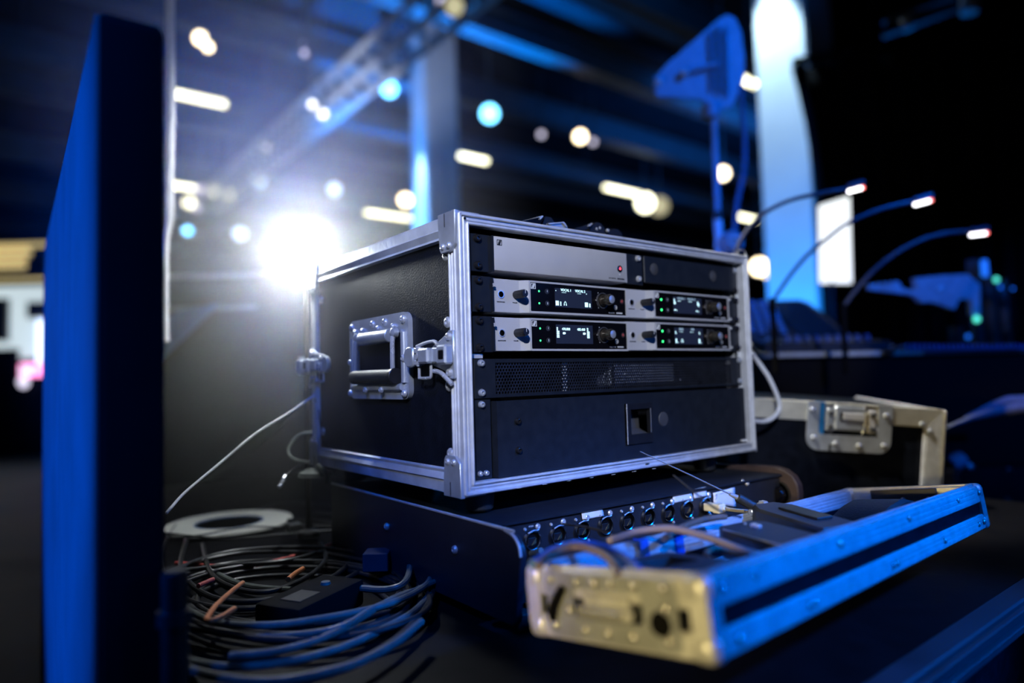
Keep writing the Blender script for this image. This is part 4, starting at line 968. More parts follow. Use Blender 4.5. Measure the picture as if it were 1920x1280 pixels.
cable([P(1140, 1014, .62), P(1200, 996, .61), P(1262, 991, .60), P(1330, 1008, .58), P(1400, 1034, .565), P(1470, 1052, .56)], .0034, mat('taupe_cable', (.26, .21, .20), .5), 'taupe cable running along the tray over the rear rim', group=tg)
cable([P(1420, 1046, .60), P(1380, 1060, .58), P(1340, 1054, .57), P(1325, 1040, .585), P(1340, 1028, .60), P(1400, 1040, .60)], .0030, 'cable_br', 'short brown cable coil beside the grey charger', group=tg)
cable([P(960, 1020, .66), P(1080, 1000, .66)] and [P(1055, 982, .70), P(1110, 990, .66), P(1160, 1006, .62), P(1200, 1018, .60)], .0012, 'cable', 'thin dark cord crossing the sockets into the tray', group=tg)
# blue tape bands over the rear rim
for u0, nm in ((1285, 'wide blue tape band wrapped over the rear rim of the tray, right'), (1206, 'narrow blue tape band wrapped over the rear rim of the tray, left')):
    a = TR(u0, 1000 if u0 > 1250 else 1016, 0)
    oo = tlocal('tape_band', (a.x, TW-.006, -.009), nm, 'tape', 'blue tape bands on the tray rim')
    MB().box(-.007, .007, -.0090, .0082, -.0125, .0115, .001).build('band', mat('blue_tape', (.02, .12, .55), .5), oo)

# ================================================================== REAR FLIGHT CASE (right)
RD = 1.16
R0 = P(1769, 769, RD)
roll = math.radians(-3.4)
CXr = (CX*math.cos(roll)+CY*math.sin(roll)); CYr = (-CX*math.sin(roll)+CY*math.cos(roll)); CZr = CX.cross(CY)  # toward camera
FMt = Matrix(((CXr.x, -CZr.x, CYr.x, R0.x), (CXr.y, -CZr.y, CYr.y, R0.y), (CXr.z, -CZr.z, CYr.z, R0.z), (0, 0, 0, 1)))
fc = empty('flight_case', label='black flight case with ribbed aluminium edges and a steel latch, behind the tray', cat='flight case', mtx=FMt)
px = RD/F
MB().box(-.345, -.004, .004, .28, -.178, -.004).build('case_body', 'laminate', fc, False)
ew = .031
q = MB(); q.prism([(-.345, 0), (0, 0), (-ew, -ew), (-.345, -ew)], 1, -.001, .006)
for k in range(9):
    z = -.0018-k*.0032; q.box(-.345, z-.001, -.0022, .0, z-.0009, z+.0009)
q.box(-.345, -.001, -.001, .03, -.0015, .0008); q.build('edge_extrusion', mat('champagne_aluminium', (.80, .78, .68), .42, .6, .1, 40, .1, 200), fc)
q = MB(); q.prism([(0, 0), (0, -.185), (-ew, -.185), (-ew, -ew)], 1, -.001, .006)
for k in range(9):
    x = -.0018-k*.0032; q.box(x-.0009, x+.0009, -.0022, 0, -.185, x-.001)
q.build('edge_extrusion', 'alu', fc)
q = MB(); q.box(-.001, .0075, -.001, .30, -.185, 0, .003); q.build('corner_rail', 'alu', fc)
for x, z in ((-.031, -.0265), (-.018, -.038)):
    o = rivet((x-.006, -.0022, z), (0, -1, 0), .0052, .004, 'zinc', fc)
# latch dish: plate from x about -.225..-.085
lx0, lx1, lz0, lz1 = -.236, -.090, -.081, .002
ou = rr(lx0, lx1, lz0, lz1+.02, .020, 5)
ou = [(x, min(z, lz1)) for x, z in ou]; inn = [(max(lx0+.020, min(lx1-.024, x)), max(lz0+.028, min(lz1, z))) for x, z in rr(lx0+.020, lx1-.024, lz0+.028, lz1+.02, .006, 5)]
q = MB(); q._merge(plate_hole(ou, inn, 1, -.0045, -.0022)); q.build('latch_dish', 'zinc', fc)
q = MB(); q.box(lx0+.018, lx0+.030, -.004, .012, lz0+.026, lz1, .001); q.build('dish_side', mat('blue_film', (.03, .25, .6), .35, .5), fc)
q = MB(); q.box(lx0+.02, lx1-.024, .010, .012, lz0+.028, lz1-.002); q.build('dish_back', 'greyp', fc)
q = MB(); q.box(lx0+.046, lx1-.044, -.006, .008, lz0+.036, lz1-.004, .003); q.build('latch_barrel', 'zinc', fc)
q = MB(); q.box(lx0+.055, lx0+.062, -.0068, -.005, lz1-.030, lz1-.016); q.build('barrel_slot', 'deep', fc)
q = MB(); q.box(lx0+.060, lx1-.050, -.0080, -.0055, lz1-.028, lz1-.016, .001); q.build('barrel_bar', 'silver', fc)
for xx in (lx0+.040, lx1-.034):
    q = MB(); q.box(xx-.0085, xx+.0085, -.004, .004, lz0+.033, lz1-.008, .003); q.build('hinge_plate', 'silver' if xx > -.15 else 'zinc', fc)
    for z in (lz0+.041, lz1-.018): rivet((xx, -.004, z), (0, -1, 0), .0048, .003, 'greyp', fc)
q = MB(); q.tube([(lx1-.050, -.004, lz1-.002), (lx1-.047, -.005, lz1-.020), (lx1-.050, -.004, lz0+.032)], .0018, 6); q.build('latch_spring', 'bluestrip' if False else 'chrome', fc)
for x, z in ((lx0+.007, lz1-.014), (lx0+.012, lz0+.021), (lx0+.050, lz0+.013), (lx0+.091, lz0+.011), (lx1-.012, lz0+.014), (lx1-.011, lz1-.017)): rivet((x, -.0045, z), (0, -1, 0), .0050, .0036, 'chrome', fc)
MB().box(lx0+.0395, lx0+.0425, -.0050, -.0040, lz0, lz0+.011).build('plate_slot', 'deep', fc)

# ================================================================== CONSOLE TABLE AND MIXER (right, behind)
CTD = 1.75
ct = empty('console_desk', P(1650, 660, CTD), 'long black desk edge with a pale lit rim carrying the mixing console', 'desk')
def cl(o_, u, v, d): return P(u, v, d)-o_.location
A, B = P(1428, 663, CTD), P(2050, 651, CTD)
Xd = (B-A); Ld = Xd.length; Xd.normalize(); back = Vector((CZ.x, CZ.y, 0)).normalized()
DMt = lambda org: Matrix(((Xd.x, back.x, 0, org.x), (Xd.y, back.y, 0, org.y), (Xd.z, 0, 1, org.z), (0, 0, 0, 1)))
ctm = DMt(A-ct.location)
MB().box(0, Ld, 0, .6, -.012, -.001, .002).build('desk_top', 'blackp', ct, True, ctm)
MB().box(0, .42, -.004, .0, -.010, .001, .001).build('rim', mat('lit_rim', (.5, .5, .42), .5, .3), ct, True, ctm)  # paler stretch of rim puts the light falling on it into the colour
MB().box(.42, Ld, -.004, .0, -.010, .001, .001).build('rim', 'greyp', ct, True, ctm)
MB().box(0, Ld, .01, .58, -.30, -.012).build('front_panel', 'deep', ct, False, ctm)
MB().box(0, Ld, .02, .58, FL-A.z, -.30).build('skirt', 'drape', ct, False, ctm)
# mixer: sloped body, screen, keys, faders, wrist bar
mx = empty('mixing_console', A, 'dark sloping mixing console with rows of small keys, left on the desk', 'mixing console')
mm = DMt(Vector((0, 0, 0)))
prof = [(.03, 0), (.03, .028), (.22, .050), (.52, .19), (.56, .19), (.56, 0)]
MB().prism(prof, 0, .02, .36, .004, mm).build('console_body', 'blackm', mx)
MB().prism([(.235, .058), (.51, .190), (.508, .194), (.233, .062)], 0, .20, .33, 0, mm).build('glass_panel', mat('dim_glass', (.02, .035, .04), .2, 0, .2, 20), mx, False)
key = None
def keyspot(x, s): return mm @ Vector((x, .235+.275*s, .060+.130*s+.004))
for i in range(11):
    for j in range(4):
        p = keyspot(.065+.031*j+.006*i, .04+.088*i)
        if key is None: key = MB().box(-.009, .009, -.007, .007, 0, .006, .002).build('key', mat('bluish_key', (.45, .55, .8), .35), mx); key.location = p
        else: dupe(key, mx, p)
fad = None
for k in range(9):
    p = mm @ Vector((.085+.027*k, .045, .030))
    if fad is None: fad = MB().box(-.007, .007, -.006, .006, 0, .018, .002).build('fader_knob', mat('bluish_fader', (.08, .14, .35), .4), mx); fad.location = p
    else: dupe(fad, mx, p)
q = MB(); q.tube([cl(mx, 1408, 618, 1.66), cl(mx, 1416, 634, 1.66), cl(mx, 1430, 640, 1.67), cl(mx, 1444, 633, 1.68)], .0045, 10); q.build('wrist_bar', 'chrome', mx)
# coiled cord on the desk edge and ring
rg = empty('chrome_clasp', P(1685, 648, 1.72), 'small dark clasp with bright outline on the desk edge, left of the coiled cord', 'clasp')
q = MB(); q.tube([cl(rg, 1668, 657, 1.72), cl(rg, 1671, 648, 1.72), cl(rg, 1677, 649, 1.72), cl(rg, 1684, 652, 1.72), cl(rg, 1694, 648, 1.72), cl(rg, 1700, 656, 1.72)], .0016, 8); q.build('wire_outline', 'chrome', rg)
q = MB(); q.prism([(-.018, -.011), (-.016, .0), (-.01, -.002), (.0, -.005), (.012, .0), (.018, -.011)], 1, .0, .02); q.build('clasp_body', 'blackp', rg)
pts = []
for k in range(260):
    s = k/259; c_ = P(1702+230*s, 652-3*s, 1.72); rad = .0085*(1-.45*s); an = k*.62
    pts.append(c_+Vector((0, 0, rad*math.cos(an)))+back*(rad*math.sin(an)))
q = MB(); q.tube([p-pts[0] for p in pts], .0022, 6, 2); o = q.build('coiled_cord', mat('blue_coil', (.08, .22, .6), .35)); o.location = pts[0]; tag(o, 'coiled telephone style cord lying along the desk edge at the right', 'cord')
# blue lit object on the desk
bl = empty('tablet_bracket', P(1760, 550, 2.0), 'blue lit flat bracket shape with a notch beyond the coiled cord', 'bracket')
ptsb = [(1630, 533), (1684, 527), (1694, 541), (1720, 545), (1716, 521), (1765, 516), (1816, 514), (1838, 534), (1838, 590), (1823, 592), (1821, 560), (1799, 560), (1790, 580), (1752, 566), (1728, 567), (1714, 553), (1680, 548), (1630, 543)]
t = bmesh.new(); a_ = [t.verts.new(P(u, v, 2.0)-bl.location) for u, v in ptsb]; b_ = [t.verts.new(P(u, v, 2.0)+CZ*.02-bl.location) for u, v in ptsb]
t.faces.new(a_); t.faces.new(b_[::-1])
for i in range(len(a_)): t.faces.new((a_[i], b_[i], b_[(i+1) % len(a_)], a_[(i+1) % len(a_)]))
bmesh.ops.recalc_face_normals(t, faces=t.faces[:]); q = MB(); q._merge(t); q.build('bracket_plate', mat('matt_blue_plate', (.45, .52, .6), .7), bl, False)
MB().lathe([(.010, 0), (0, .004)], P(1766, 541, 1.995)-bl.location, -CZ, 16).build('stud', 'alu', bl)
MB().cyl(cl(bl, 1831, 592, 2.01), cl(bl, 1835, 690, 2.01), .010, 12).build('support_rod', 'blackp', bl)
MB().lathe([(.011, 0), (.008, .006), (0, .008)], P(1831, 598, 1.99)-bl.location, -CZ, 16).build('green_light', 'cyan_led', bl)
for u, v, m_, r_, l in ((1846, 503, 'bluestrip', .012, 'small blue upright light beyond the bracket plate'), (1868, 524, 'cyan_led', .010, 'small green indicator light at the right edge'), (1876, 538, 'bluestrip', .006, 'tiny blue indicator under the green one'), (1899, 541, 'bluestrip', .005, 'faint blue indicator nearest the right edge'), (1815, 631, 'bluestrip', .008, 'round blue indicator above the coiled cord')):
    oo = empty('indicator_unit', P(u, v, 2.3), l, 'indicator light', 'indicator lights at the right')
    if u == 1846: MB().box(-.010, .010, -.01, .01, -.030, .030, .008, 3).build('lens', m_, oo)
    else: MB().lathe([(r_, 0), (r_*.7, r_*.5), (0, r_*.7)], (0, 0, 0), -CZ, 14).build('lens', m_, oo)
    MB().box(-.016, .016, .012, .05, -.32 if u != 1815 else -.1, .035, .003).build('housing', 'blackp', oo)

# gooseneck lamps
def goose(base, pts, d, tip0, tip1, label, r=.0045, br='blackp'):
    o = empty('gooseneck_lamp', P(*base, d), label, 'desk lamp', 'gooseneck lamps on the console')
    MB().cyl(P(*base, d)-o.location-Vector((0, 0, .17)), (0, 0, .01), .007, 14, .002).build('base', 'deep', o)
    MB().tube([cl(o, u, v, d) for u, v in pts], r, 10).build('neck', br, o)
    a, b = cl(o, *tip0, d), cl(o, *tip1, d)
    hh = MB(); up = CY*.006; hh.cyl(a+up*1.2, b+up*1.4, .0075, 12, .002); hh.build('lamp_head', br, o)
    MB().cyl(a-up*.6, a+(b-a)*.86-up*.6, .0042, 10, .001).build('led_bar', 'led_t', o)
    MB().cyl(a+(b-a)*.86-up*.6, b-up*.6, .0040, 10, .001).build('led_tip', 'led_r', o)
mb_ = mat('satin_black_neck', (.05, .06, .09), .4, 0)
goose((1360, 545), [(1360, 545), (1378, 478), (1395, 440), (1430, 402), (1480, 376), (1540, 362), (1585, 354)], 1.45, (1590, 356), (1620, 348), 'gooseneck lamp highest and nearest, arching in front of the large column', br=mb_)
goose((1448, 566), [(1448, 566), (1476, 524), (1510, 482), (1545, 452), (1590, 418), (1650, 392), (1710, 378)], 1.6, (1714, 381), (1748, 372), 'middle gooseneck lamp arching across the bright screen', br=mb_)
goose((1580, 575), [(1580, 575), (1612, 535), (1640, 505), (1680, 474), (1730, 448), (1780, 436), (1815, 433)], 1.7, (1819, 438), (1853, 434), 'lowest gooseneck lamp at the right against the black drape', br=mb_)

# paddle antenna on a pole behind the case
AD = 2.05
an = empty('paddle_antenna', P(1352, 470, AD), 'triangular paddle antenna on a thin pole behind the rack case, lit blue', 'antenna')
pts = [(1226, 160), (1228, 145), (1250, 120), (1345, 38), (1362, 27), (1378, 33), (1390, 60), (1396, 110), (1395, 150), (1388, 165), (1378, 190), (1372, 200), (1345, 206), (1318, 186), (1260, 182), (1232, 182)]
t = bmesh.new(); a_ = [t.verts.new(cl(an, u, v, AD)) for u, v in pts]; b_ = [t.verts.new(cl(an, u, v, AD)+CZ*.014) for u, v in pts]
t.faces.new(a_); t.faces.new(b_[::-1])
for i in range(len(a_)): t.faces.new((a_[i], b_[i], b_[(i+1) % len(a_)], a_[(i+1) % len(a_)]))
bmesh.ops.recalc_face_normals(t, faces=t.faces[:]); q = MB(); q._merge(t); q.build('paddle', 'plexi', an, False)
for (u0, v0, v1) in ((1332, 60, 172), (1346, 48, 176), (1360, 50, 180)):
    MB().cyl(cl(an, u0, v0, AD-.01), cl(an, u0+3, v1, AD-.01), .004, 8).build('element', mat('dark_element', (.10, .13, .2), .5), an)
MB().cyl(cl(an, 1283, 135, AD-.012), cl(an, 1345, 120, AD-.012), .009, 10).build('boom', 'plexi', an)
for u, v in ((1284, 136), (1236, 152)): MB().lathe([(.012, 0), (.006, .008), (0, .010)], cl(an, u, v, AD-.02), -CZ, 14).build('screw', 'alu', an)
MB().cyl(cl(an, 1331, 195, AD), cl(an, 1333, 222, AD), .026, 14, .004).build('mount', 'plexi', an)
MB().cyl(cl(an, 1338, 215, AD), cl(an, 1346, 400, AD), .0095, 14).build('upper_pole', 'plexi', an)
MB().cyl(cl(an, 1345, 396, AD), cl(an, 1347, 412, AD), .016, 14, .003).build('pole_clamp', 'blackp', an)
MB().cyl(cl(an, 1346, 408, AD), cl(an, 1353, 560, AD), .0125, 14).build('lower_pole', 'cable_w', an)
MB().cyl(cl(an, 1353, 555, AD), Vector((0, 0, FL-an.location.z)), .014, 14).build('stand_pole', 'blackp', an)
MB().lathe([(.03, 0), (.03, .012), (.02, .03), (0, .03)], (0, 0, FL-an.location.z), (0, 0, 1), 30).build('stand_base', 'blackp', an)
cable([P(1390, 160, AD), P(1391, 200, AD), P(1396, 260, AD), P(1395, 320, AD), P(1384, 370, AD), P(1378, 420, AD), P(1372, 480, AD)], .0075, mat('blue_grey_cable', (.08, .12, .22), .5), 'cable hanging from the paddle antenna beside its pole', group='hanging cables')
oo = empty('cable_reel', P(1371, 455, 1.7), 'small round clamp fitting at the foot of the antenna pole above the case corner', 'clamp')
q = MB(); q.lathe([(.012, -.02), (.030, -.018), (.030, .01), (.022, .02), (0, .02)], (0, 0, 0), -CZ, 24); q.build('clamp_body', 'plexi', oo); MB().ring(-CZ*.021, -CZ, .008, .014, .004, 20).build('clamp_ring', 'alu', oo); MB().cyl((0, 0, -.01), (0, 0, FL-oo.location.z), .01, 10).build('stand_pole', 'blackp', oo)
# thin ring on the corner of the case
o = MB().tube([ON(1390+8*math.cos(a_*PI/6), 476-8*math.sin(a_*PI/6), 1, .03)-ON(1390, 476, 1, .03) for a_ in range(12)], .0008, 6, 3, True).build('wire_ring', 'chrome'); o.location = ON(1390, 476, 1, .03); tag(o, 'thin wire ring standing on the right top corner of the rack case', 'ring')

# ================================================================== LEFT FOREGROUND PANEL
pd = .5
pc = P(185, 640, pd)
pcm = Matrix.Translation((pc.x, pc.y, 0)) @ Matrix.Rotation(math.radians(-1.5), 4, 'Z')
lp = empty('upright_panel', label='tall black upright panel in the left foreground, its long side lit blue', cat='panel', mtx=pcm)
top = P(180, 36, pd).z + .020
pr = [(0, FL+.001), (0, top-.012), (.012, top), (1.10, top), (1.12, top-.02), (1.12, FL+.001)]
MB().prism(pr, 0, 0, .0445, .004).build('panel_body', 'drape', lp)
MB().prism([(.003, FL+.01), (.003, top-.012), (.013, top-.003), (1.10, top-.003), (1.117, top-.02), (1.117, FL+.01)], 0, -.0022, 0).build('lit_side_skin', 'post', lp, False)  # lighter skin puts the lit side into the colour; body stays dark
# hanging pale cable right of it
cable([P(318, -900, 1.5), P(318, 60, 1.5), P(319, 200, 1.5), P(316, 330, 1.5), P(315, 410, 1.5), P(307, 455, 1.5), P(306, 540, 1.5), P(306, 615, 1.5), P(308, 640, 1.5)], .011, mat('pale_grey_cable', (.72, .74, .78), .6), 'thick pale grey cable hanging just right of the foreground panel', group='hanging cables')
spot('cable_wash', (.9, .6, 1.2), P(312, 480, 1.5), 150, (.95, .97, 1), 16, .6, .1)

# low dark wall / road case behind, with pale top edge and blue patch
bw = empty('road_case', P(450, 620, 2.3), 'large dark road case in the haze behind, with a pale top edge', 'road case')
A = P(250, 519, 2.3); B = P(760, 549, 2.3)
Xv = B-A; Lb = Xv.length; Xv.z = 0; Xv.normalize()
bwm = Matrix(((Xv.x, -Xv.y, 0, A.x), (Xv.y, Xv.x, 0, A.y), (0, 0, 1, A.z), (0, 0, 0, 1))); bwl = Matrix.Translation(-bw.location) @ bwm
MB().box(0, Lb, .0, .6, FL-A.z, -.004).build('case_body', 'laminate', bw, False, bwl)
MB().box(0, Lb, -.006, .03, -.012, .004, .002).build('top_edge', 'cable_w', bw, True, bwl)
MB().box(0, .42, -.006, .0, -.122, -.108, .002).build('side_rail', 'plexi', bw, True, bwl)
MB().prism([(0, -.30), (0, -.20), (.16, -.12), (.30, -.10), (.06, -.32)], 1, -.008, 0, 0, bwl).build('blue_patch', mat('patch_blue', (.03, .14, .45), .5), bw, False)

# the lamp behind the case
ld = (CAM-LAMP).normalized()
lm = empty('backlight_lamp', LAMP, 'glaring white lamp just behind the left rear corner of the rack case', 'lamp')
MB().lathe([(0, 0), (.016, 0), (.015, -.003), (0, -.003)], -ld*.002, ld, 28).build('lens', 'lampw', lm)
MB().lathe([(.017, .002), (.021, .004), (.022, -.03), (.015, -.055), (0, -.055)], -ld*.010, ld, 28).build('lamp_body', 'blackp', lm)
MB().tube([-ld*.03, -ld*.04+Vector((0, 0, -.05)), -ld*.05+Vector((0, 0, -.30)), -ld*.05+Vector((0, 0, TZ-LAMP.z+.01))], .004, 10).build('stand', 'deep', lm)
MB().lathe([(.018, 0), (.018, .008), (.006, .014), (0, .014)], -ld*.05+Vector((0, 0, TZ-LAMP.z)), (0, 0, 1), 24).build('stand_base', 'blackp', lm)

# ================================================================== CABLES ON THE TABLE (lower left)
pg = 'cable heap at the lower left'
def Zp(u, v, z): return ON(u, v, 2, z)
def heap(pts, r, m, label, z=-.12, name='cable'):
    return cable([Zp(a[0], a[1], a[2] if len(a) > 2 else z) for a in pts], r, m, label, name, pg)
heap([(470, 958, -.13), (540, 942, -.128), (620, 948, -.126), (690, 965, -.124), (735, 985, -.12)], .0028, 'cable', 'dark cable sweeping behind the white ring along the box', -.12)
heap([(726, 1012), (765, 1020), (800, 1045), (815, 1075), (812, 1110), (790, 1150), (750, 1190), (700, 1225), (640, 1255), (560, 1275)], .0030, 'cable', 'outermost dark cable loop of the heap, right side lit blue')
heap([(300, 1075), (420, 1060), (540, 1050), (640, 1020), (690, 995), (740, 985)], .0030, 'cable', 'dark cable crossing the heap towards the connector box')
heap([(330, 1055), (450, 1062), (560, 1040), (650, 1010), (700, 990)], .0030, 'red', 'dull red cable crossing the middle of the heap', -.125)
heap([(765, 1045, -.11), (768, 1070, -.105), (755, 1095, -.105), (720, 1105, -.11), (660, 1102, -.115), (560, 1106, -.12), (450, 1095, -.125), (370, 1055, -.13)], .0040, 'cable_g', 'thick grey cable turning sharply at the right of the heap and crossing it')
heap([(1015, 1032, -.06), (960, 1045, -.08), (900, 1058, -.10), (840, 1080, -.11), (770, 1110, -.11), (700, 1140, -.11), (640, 1175, -.11), (560, 1190, -.115), (480, 1195, -.12)], .0034, 'cable_g', 'long grey cable running from the tray down into the heap')
heap([(800, 1100), (740, 1120), (690, 1150), (640, 1180), (580, 1205), (510, 1222), (430, 1230)], .0034, 'cable_g', 'grey cable lying just below the long one', -.112)
heap([(812, 1070), (800, 1095), (760, 1120), (700, 1140), (600, 1160), (500, 1172), (400, 1165), (330, 1130)], .0036, 'cable_g', 'grey cable arc just inside the outer loop', -.11)
heap([(806, 1115), (770, 1150), (700, 1188), (660, 1206), (620, 1220), (540, 1240), (430, 1250), (330, 1235)], .0036, 'cable_g', 'grey cable arc at the bottom of the heap')
heap([(790, 1165), (740, 1205), (680, 1238), (620, 1258), (540, 1274), (460, 1276), (380, 1262), (320, 1240)], .0036, 'cable_g', 'grey cable leaving the heap at the bottom edge', -.11)
heap([(310, 1010), (380, 1002), (460, 988), (545, 988), (600, 985), (680, 982)], .0016, 'cable', 'thin dark cable passing in front of the white ring', -.118)
heap([(300, 998), (360, 1004), (420, 1010), (500, 1004), (560, 998), (640, 992), (700, 988)], .0014, 'cable', 'thinner dark cable just below the one in front of the white ring', -.116)
heap([(330, 985), (300, 1040), (330, 1110), (420, 1140), (540, 1130), (640, 1090), (700, 1050), (720, 1010), (680, 975), (590, 960)], .0034, 'cable', 'big black coil loop in the middle of the heap', -.128)
heap([(350, 1010), (340, 1070), (400, 1120), (500, 1125), (600, 1095), (660, 1050), (670, 1010), (620, 980), (540, 975)], .0034, 'cable', 'inner black coil loop of the heap', -.124)
heap([(380, 1020), (400, 1080), (480, 1110), (560, 1090), (610, 1050), (600, 1015)], .0032, 'cable', 'smallest black coil loop of the heap', -.12)
heap([(455, 1092), (430, 1112), (405, 1135), (390, 1155), (388, 1163), (402, 1162), (425, 1150), (440, 1140)], .0028, 'orange', 'orange cable bent in a tight hook', -.10)
heap([(568, 1066), (552, 1076), (540, 1086)], .0032, 'orange', 'short salmon cable stub above the dark power brick', -.105)
heap([(400, 1086), (385, 1092), (372, 1098)], .0028, 'red', 'short dark red cable stub left of the orange hook', -.105)
heap([(706, 985), (716, 995), (708, 1005), (695, 1008)], .0030, 'cable_g', 'small curled cable end beside the connector box', -.11)
heap([(742, 988), (725, 998), (705, 1004), (680, 1012)], .0022, 'cable_g', 'thin cable tail pointing at the connector box', -.108)
for k in range(7):
    c_ = (545+18*math.sin(k*2.1), 1128+8*math.cos(k*1.7)); ra = 185+13*k; rb = 48+6.5*k; pts_ = []
    for j in range(12):
        an = 2*PI*j/11+k; pts_.append((c_[0]+ra*math.cos(an)*(1+.05*math.sin(3*an+k)), c_[1]+rb*math.sin(an)-10, -.131+.0022*k))
    heap(pts_, .0030, 'cable', ['innermost', 'second', 'third', 'fourth', 'fifth', 'sixth', 'outermost'][k]+' ring of the round black cable coil in the heap, counted from its middle')
# ties / plugs in the heap
for (u, v, z, s, m_, l, nm, cat) in ((552, 988, -.112, .012, 'rubber', 'black ribbed cable tie block right of the white ring', 'cable_tie', 'cable tie'), (708, 1025, -.112, .010, 'rubber', 'small black ribbed plug with bright specks at the heap', 'cable_plug', 'plug')):
    o = empty(nm, Zp(u, v, z), l, cat); q = MB(); q.box(-s, s, -s*.7, s*.7, -s*.6, s*.5, .002); q.build('block', m_, o)
    q = MB()
    for k in range(4): q.box(-s*.7+k*s*.4, -s*.55+k*s*.4, -s*.72, s*.72, s*.48, s*.58)
    q.build('ribs', 'zinc', o, False)
o = empty('power_brick', Zp(585, 1130, -.118), 'black power brick lying in the middle of the heap', 'power supply'); q = MB(); q.box(-.055, .055, -.03, .03, -.016, .014, .004, 2, Matrix.Rotation(.5, 4, 'Z')); q.build('housing', 'deep', o)
q = MB(); q.box(-.038, -.005, -.016, .010, .0142, .0150, 0, 1, Matrix.Rotation(.5, 4, 'Z')); q.build('rating_plate', 'blackp', o)
MB().lathe([(.006, 0), (.005, .003), (0, .003)], (.02, .01, .014), (0, 0, 1), 18).build('socket', 'cable_g', o)
o = empty('junction_box', Zp(703, 1055, -.105), 'small square dark box facing left, lit blue, in the heap', 'junction box')
mt = Matrix(((CX.x, CZ.x, 0, 0), (CX.y, CZ.y, 0, 0), (0, 0, 1, 0), (0, 0, 0, 1)))
MB().box(-.016, .016, 0, .03, -.0115, .0115, .001, 1, mt).build('housing', mat('matt_box', (.03, .04, .07), .7), o)
# white ring (roll of tape)
o = empty('tape_roll', Zp(430, 981, -.128), 'flat white ring shaped roll of tape lying left of the heap', 'tape roll')
rx = (Zp(545, 978, -.125)-Zp(318, 978, -.125)).length/2
q = MB(); q.ring((0, 0, 0), (0, 0, 1), rx*.50, rx*.93, .003, 48); q.build('tape_ring', mat('cream_tape', (.75, .76, .70), .6, 0, .08, 12), o)
q = MB(); q.ring((0, 0, .0), (0, 0, 1), rx*.47, rx*.50, .0028, 40); q.lathe([(rx*.49, .001), (0, .001)], (0, 0, 0), (0, 0, 1), 40); q.build('core', mat('blue_core', (.05, .12, .30), .5), o)
# white wire from the case to the table
cable([(.0-.003, .40, .105), P(540, 775, 1.0), P(480, 812, .95), P(410, 870, .88), P(350, 920, .80), P(322, 950, .76), P(312, 962, .75)], .0017, 'cable_w', 'thin white wire stretching from the case back edge down to the left', group='hanging cables')
cable([P(588, 810, 1.09), P(560, 815, 1.09), P(542, 838, 1.08), P(545, 856, 1.07), P(565, 864, 1.06), P(596, 866, 1.06)], .0022, 'cable_g', 'small grey cable loop behind the case lower left corner', group='hanging cables')
cable([P(596, 872, .99), P(606, 880, .98), P(613, 892, .98), P(612, 905, .98)], .0036, 'cable_g', 'thick short cable bending under the case lower left corner', group='hanging cables')
cable([P(588, 742, 1.045), P(592, 752, 1.03), P(597, 766, 1.025), P(601, 800, 1.02), P(604, 830, 1.018), P(618, 850, 1.005), P(628, 872, .99), P(630, 884, .985)], .0009, 'cable', 'hair thin black wire hanging over the case left rear edge', group='hanging cables')
o = empty('cable_connector', P(527, 906, 1.0), 'small bright ribbed connector left of the case lower corner', 'connector')
q = MB(); a_ = P(535, 893, 1.0)-o.location; b_ = P(521, 916, .98)-o.location
for k in range(3): q.cyl(a_.lerp(b_, k*.33)+CX*.001*k, a_.lerp(b_, k*.33+.22), .0035, 10)
q.build('shell', 'chrome', o); MB().tube([a_, P(550, 880, 1.02)-o.location, P(562, 872, 1.04)-o.location], .0016, 8).build('lead', 'cable', o)
o = empty('gland', P(592, 884, 1.0), 'dull round gland lying under the case lower left corner', 'fitting')
MB().lathe([(.026, 0), (.024, .006), (.010, .012), (0, .013)], (0, 0, -.006), (0, 0, 1), 24).build('disc', 'cable_g', o)
# white cable loop right of the case
cable([P(1409, 661, 1.12), P(1420, 676, 1.13), P(1440, 705, 1.13), P(1457, 742, 1.13), P(1461, 765, 1.13), P(1450, 782, 1.12), P(1432, 790, 1.11), P(1412, 789, 1.09)], .0038, 'cable_w', 'white cable looping out at the right side of the rack case', group='hanging cables')
cable([P(1408, 645, 1.16), P(1412, 652, 1.2), P(1420, 660, 1.25), P(1440, 664, 1.35)], .0030, 'cable_g', 'pinkish cable end above the white cable loop at the case corner', group='hanging cables')
# blue straps right
for pts_, wd, l in (([(1776, 802), (1830, 782), (1880, 769), (1960, 757)], .026, 'lower wide blue lit strap right of the rear flight case'), ([(1810, 783), (1860, 760), (1890, 751), (1960, 748)], .022, 'upper blue lit strap right of the rear flight case')):
    d_ = 1.5 if 'lower' in l else 1.55
    t = bmesh.new(); L_ = []
    P_ = [P(u, v, d_) for u, v in pts_]; P_ = [P_[0].lerp(P_[1], s/5) for s in range(5)]+[P_[1].lerp(P_[2], s/5) for s in range(5)]+[P_[2].lerp(P_[3], s/5) for s in range(6)]
    for i, p in enumerate(P_):
        ww = wd*min(1, .35+i*.08); L_.append((t.verts.new(p-P_[0]+CY*ww/2), t.verts.new(p-P_[0]-CY*ww/2+CZ*.01)))
    for a_, b_ in zip(L_, L_[1:]): t.faces.new((a_[0], b_[0], b_[1], a_[1]))
    q = MB(); q._merge(t); o = q.build('webbing_strap', mat('blue_webbing', (.4, .45, .6), .7)); o.location = P_[0]; md = o.modifiers.new('thickness', 'SOLIDIFY'); md.thickness = .002
    tag(o, l, 'strap', 'webbing straps at the right')
o = empty('stage_clamp', P(1840, 880, 1.7), 'dark clamp with faint blue highlights in the dark at the right', 'clamp')
q = MB(); q.cyl(cl(o, 1782, 870, 1.7), cl(o, 1806, 858, 1.7), .020, 14, .003); q.build('clamp_arm', 'plexi', o)
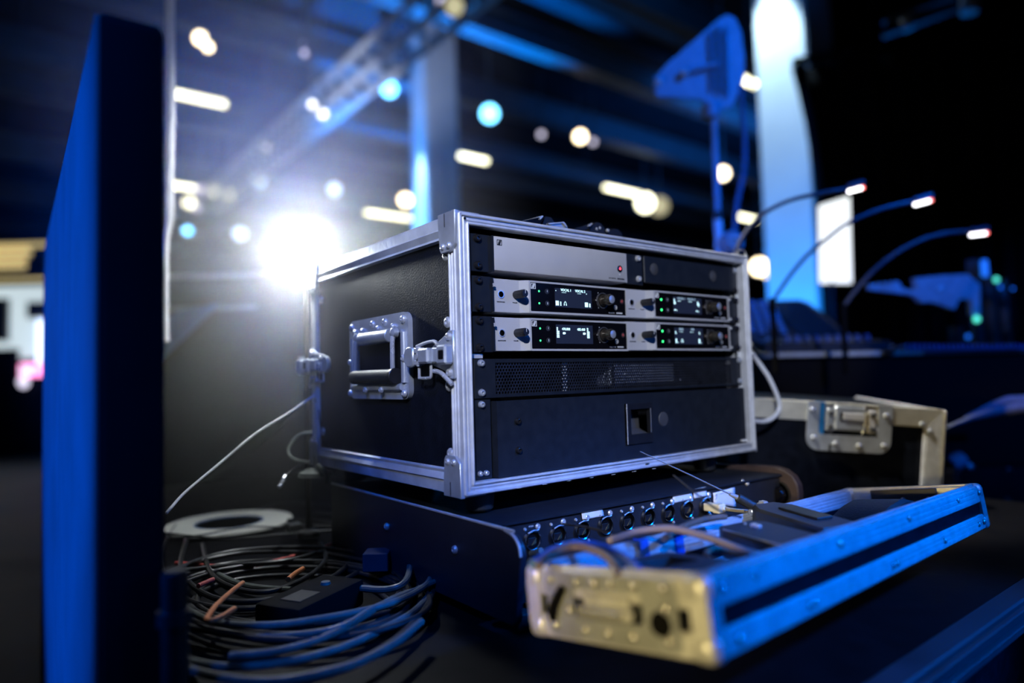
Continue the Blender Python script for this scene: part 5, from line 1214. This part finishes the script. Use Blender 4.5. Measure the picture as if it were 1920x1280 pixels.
q = MB(); q.box(-.10, .06, .02, .10, -.10, .01, .01); q.build('clamp_body', 'blackp', o); MB().lathe([(.008, 0), (0, .005)], cl(o, 1820, 874, 1.68), -CZ, 12).build('stud', 'zinc', o)
for u, v in ((1893, 882), (1890, 938)): MB().lathe([(.008, 0), (0, .005)], cl(o, u, v, 1.66), -CZ, 12).build('stud', 'blackp', o)
# translucent cup-like tube at the lower left edge
o = empty('round_tube', Zp(325, 1130, TZ), 'dark upright round tube standing at the bottom left beside the panel', 'tube')
o.location = P(328, 1240, .50); o.location.z = TZ
MB().cyl((0, 0, 0), (0, 0, P(322, 1070, .5).z-TZ), .0095, 20, .002).build('tube_body', mat('dark_blue_tube', (.004, .009, .011), .35), o)
MB().ring((0, 0, P(322, 1170, .5).z-TZ), (0, 0, 1), .0095, .0125, .010, 20).build('collar', mat('dark_blue_collar', (.006, .012, .015), .35), o)

# ================================================================== HAZE around the lamp, also standing in for its lens glare
hm = bpy.data.materials.new('lit_haze'); hm.use_nodes = True; nt = hm.node_tree; nt.nodes.clear()
N = nt.nodes.new; L = nt.links.new
ou_ = N('ShaderNodeOutputMaterial'); vs_ = N('ShaderNodeVolumeScatter'); tc = N('ShaderNodeTexCoord'); ln = N('ShaderNodeVectorMath'); ln.operation = 'LENGTH'
mr = N('ShaderNodeMapRange'); mr.inputs['From Min'].default_value = 1; mr.inputs['From Max'].default_value = 0
pw = N('ShaderNodeMath'); pw.operation = 'POWER'; pw.inputs[1].default_value = 2.1; ml = N('ShaderNodeMath'); ml.operation = 'MULTIPLY'; ml.inputs[1].default_value = 2.7
L(tc.outputs['Object'], ln.inputs[0]); L(ln.outputs['Value'], mr.inputs['Value']); L(mr.outputs[0], pw.inputs[0]); L(pw.outputs[0], ml.inputs[0]); L(ml.outputs[0], vs_.inputs['Density'])
L(vs_.outputs[0], ou_.inputs['Volume'])
t = bmesh.new(); bmesh.ops.create_icosphere(t, subdivisions=4, radius=1)
q = MB(); q._merge(t); hz = q.build('haze', hm); hz.location = LAMP + Vector((-.03, .0, .10)); hz.scale = (.43, .43, .66)
tag(hz, 'soft white haze and lens glare glowing around the lamp behind the case', 'haze', None, 'stuff')
cy.volume_step_rate = 1.5; cy.volume_max_steps = 256

for o in bpy.data.objects:
    if '_done' in o: del o['_done']
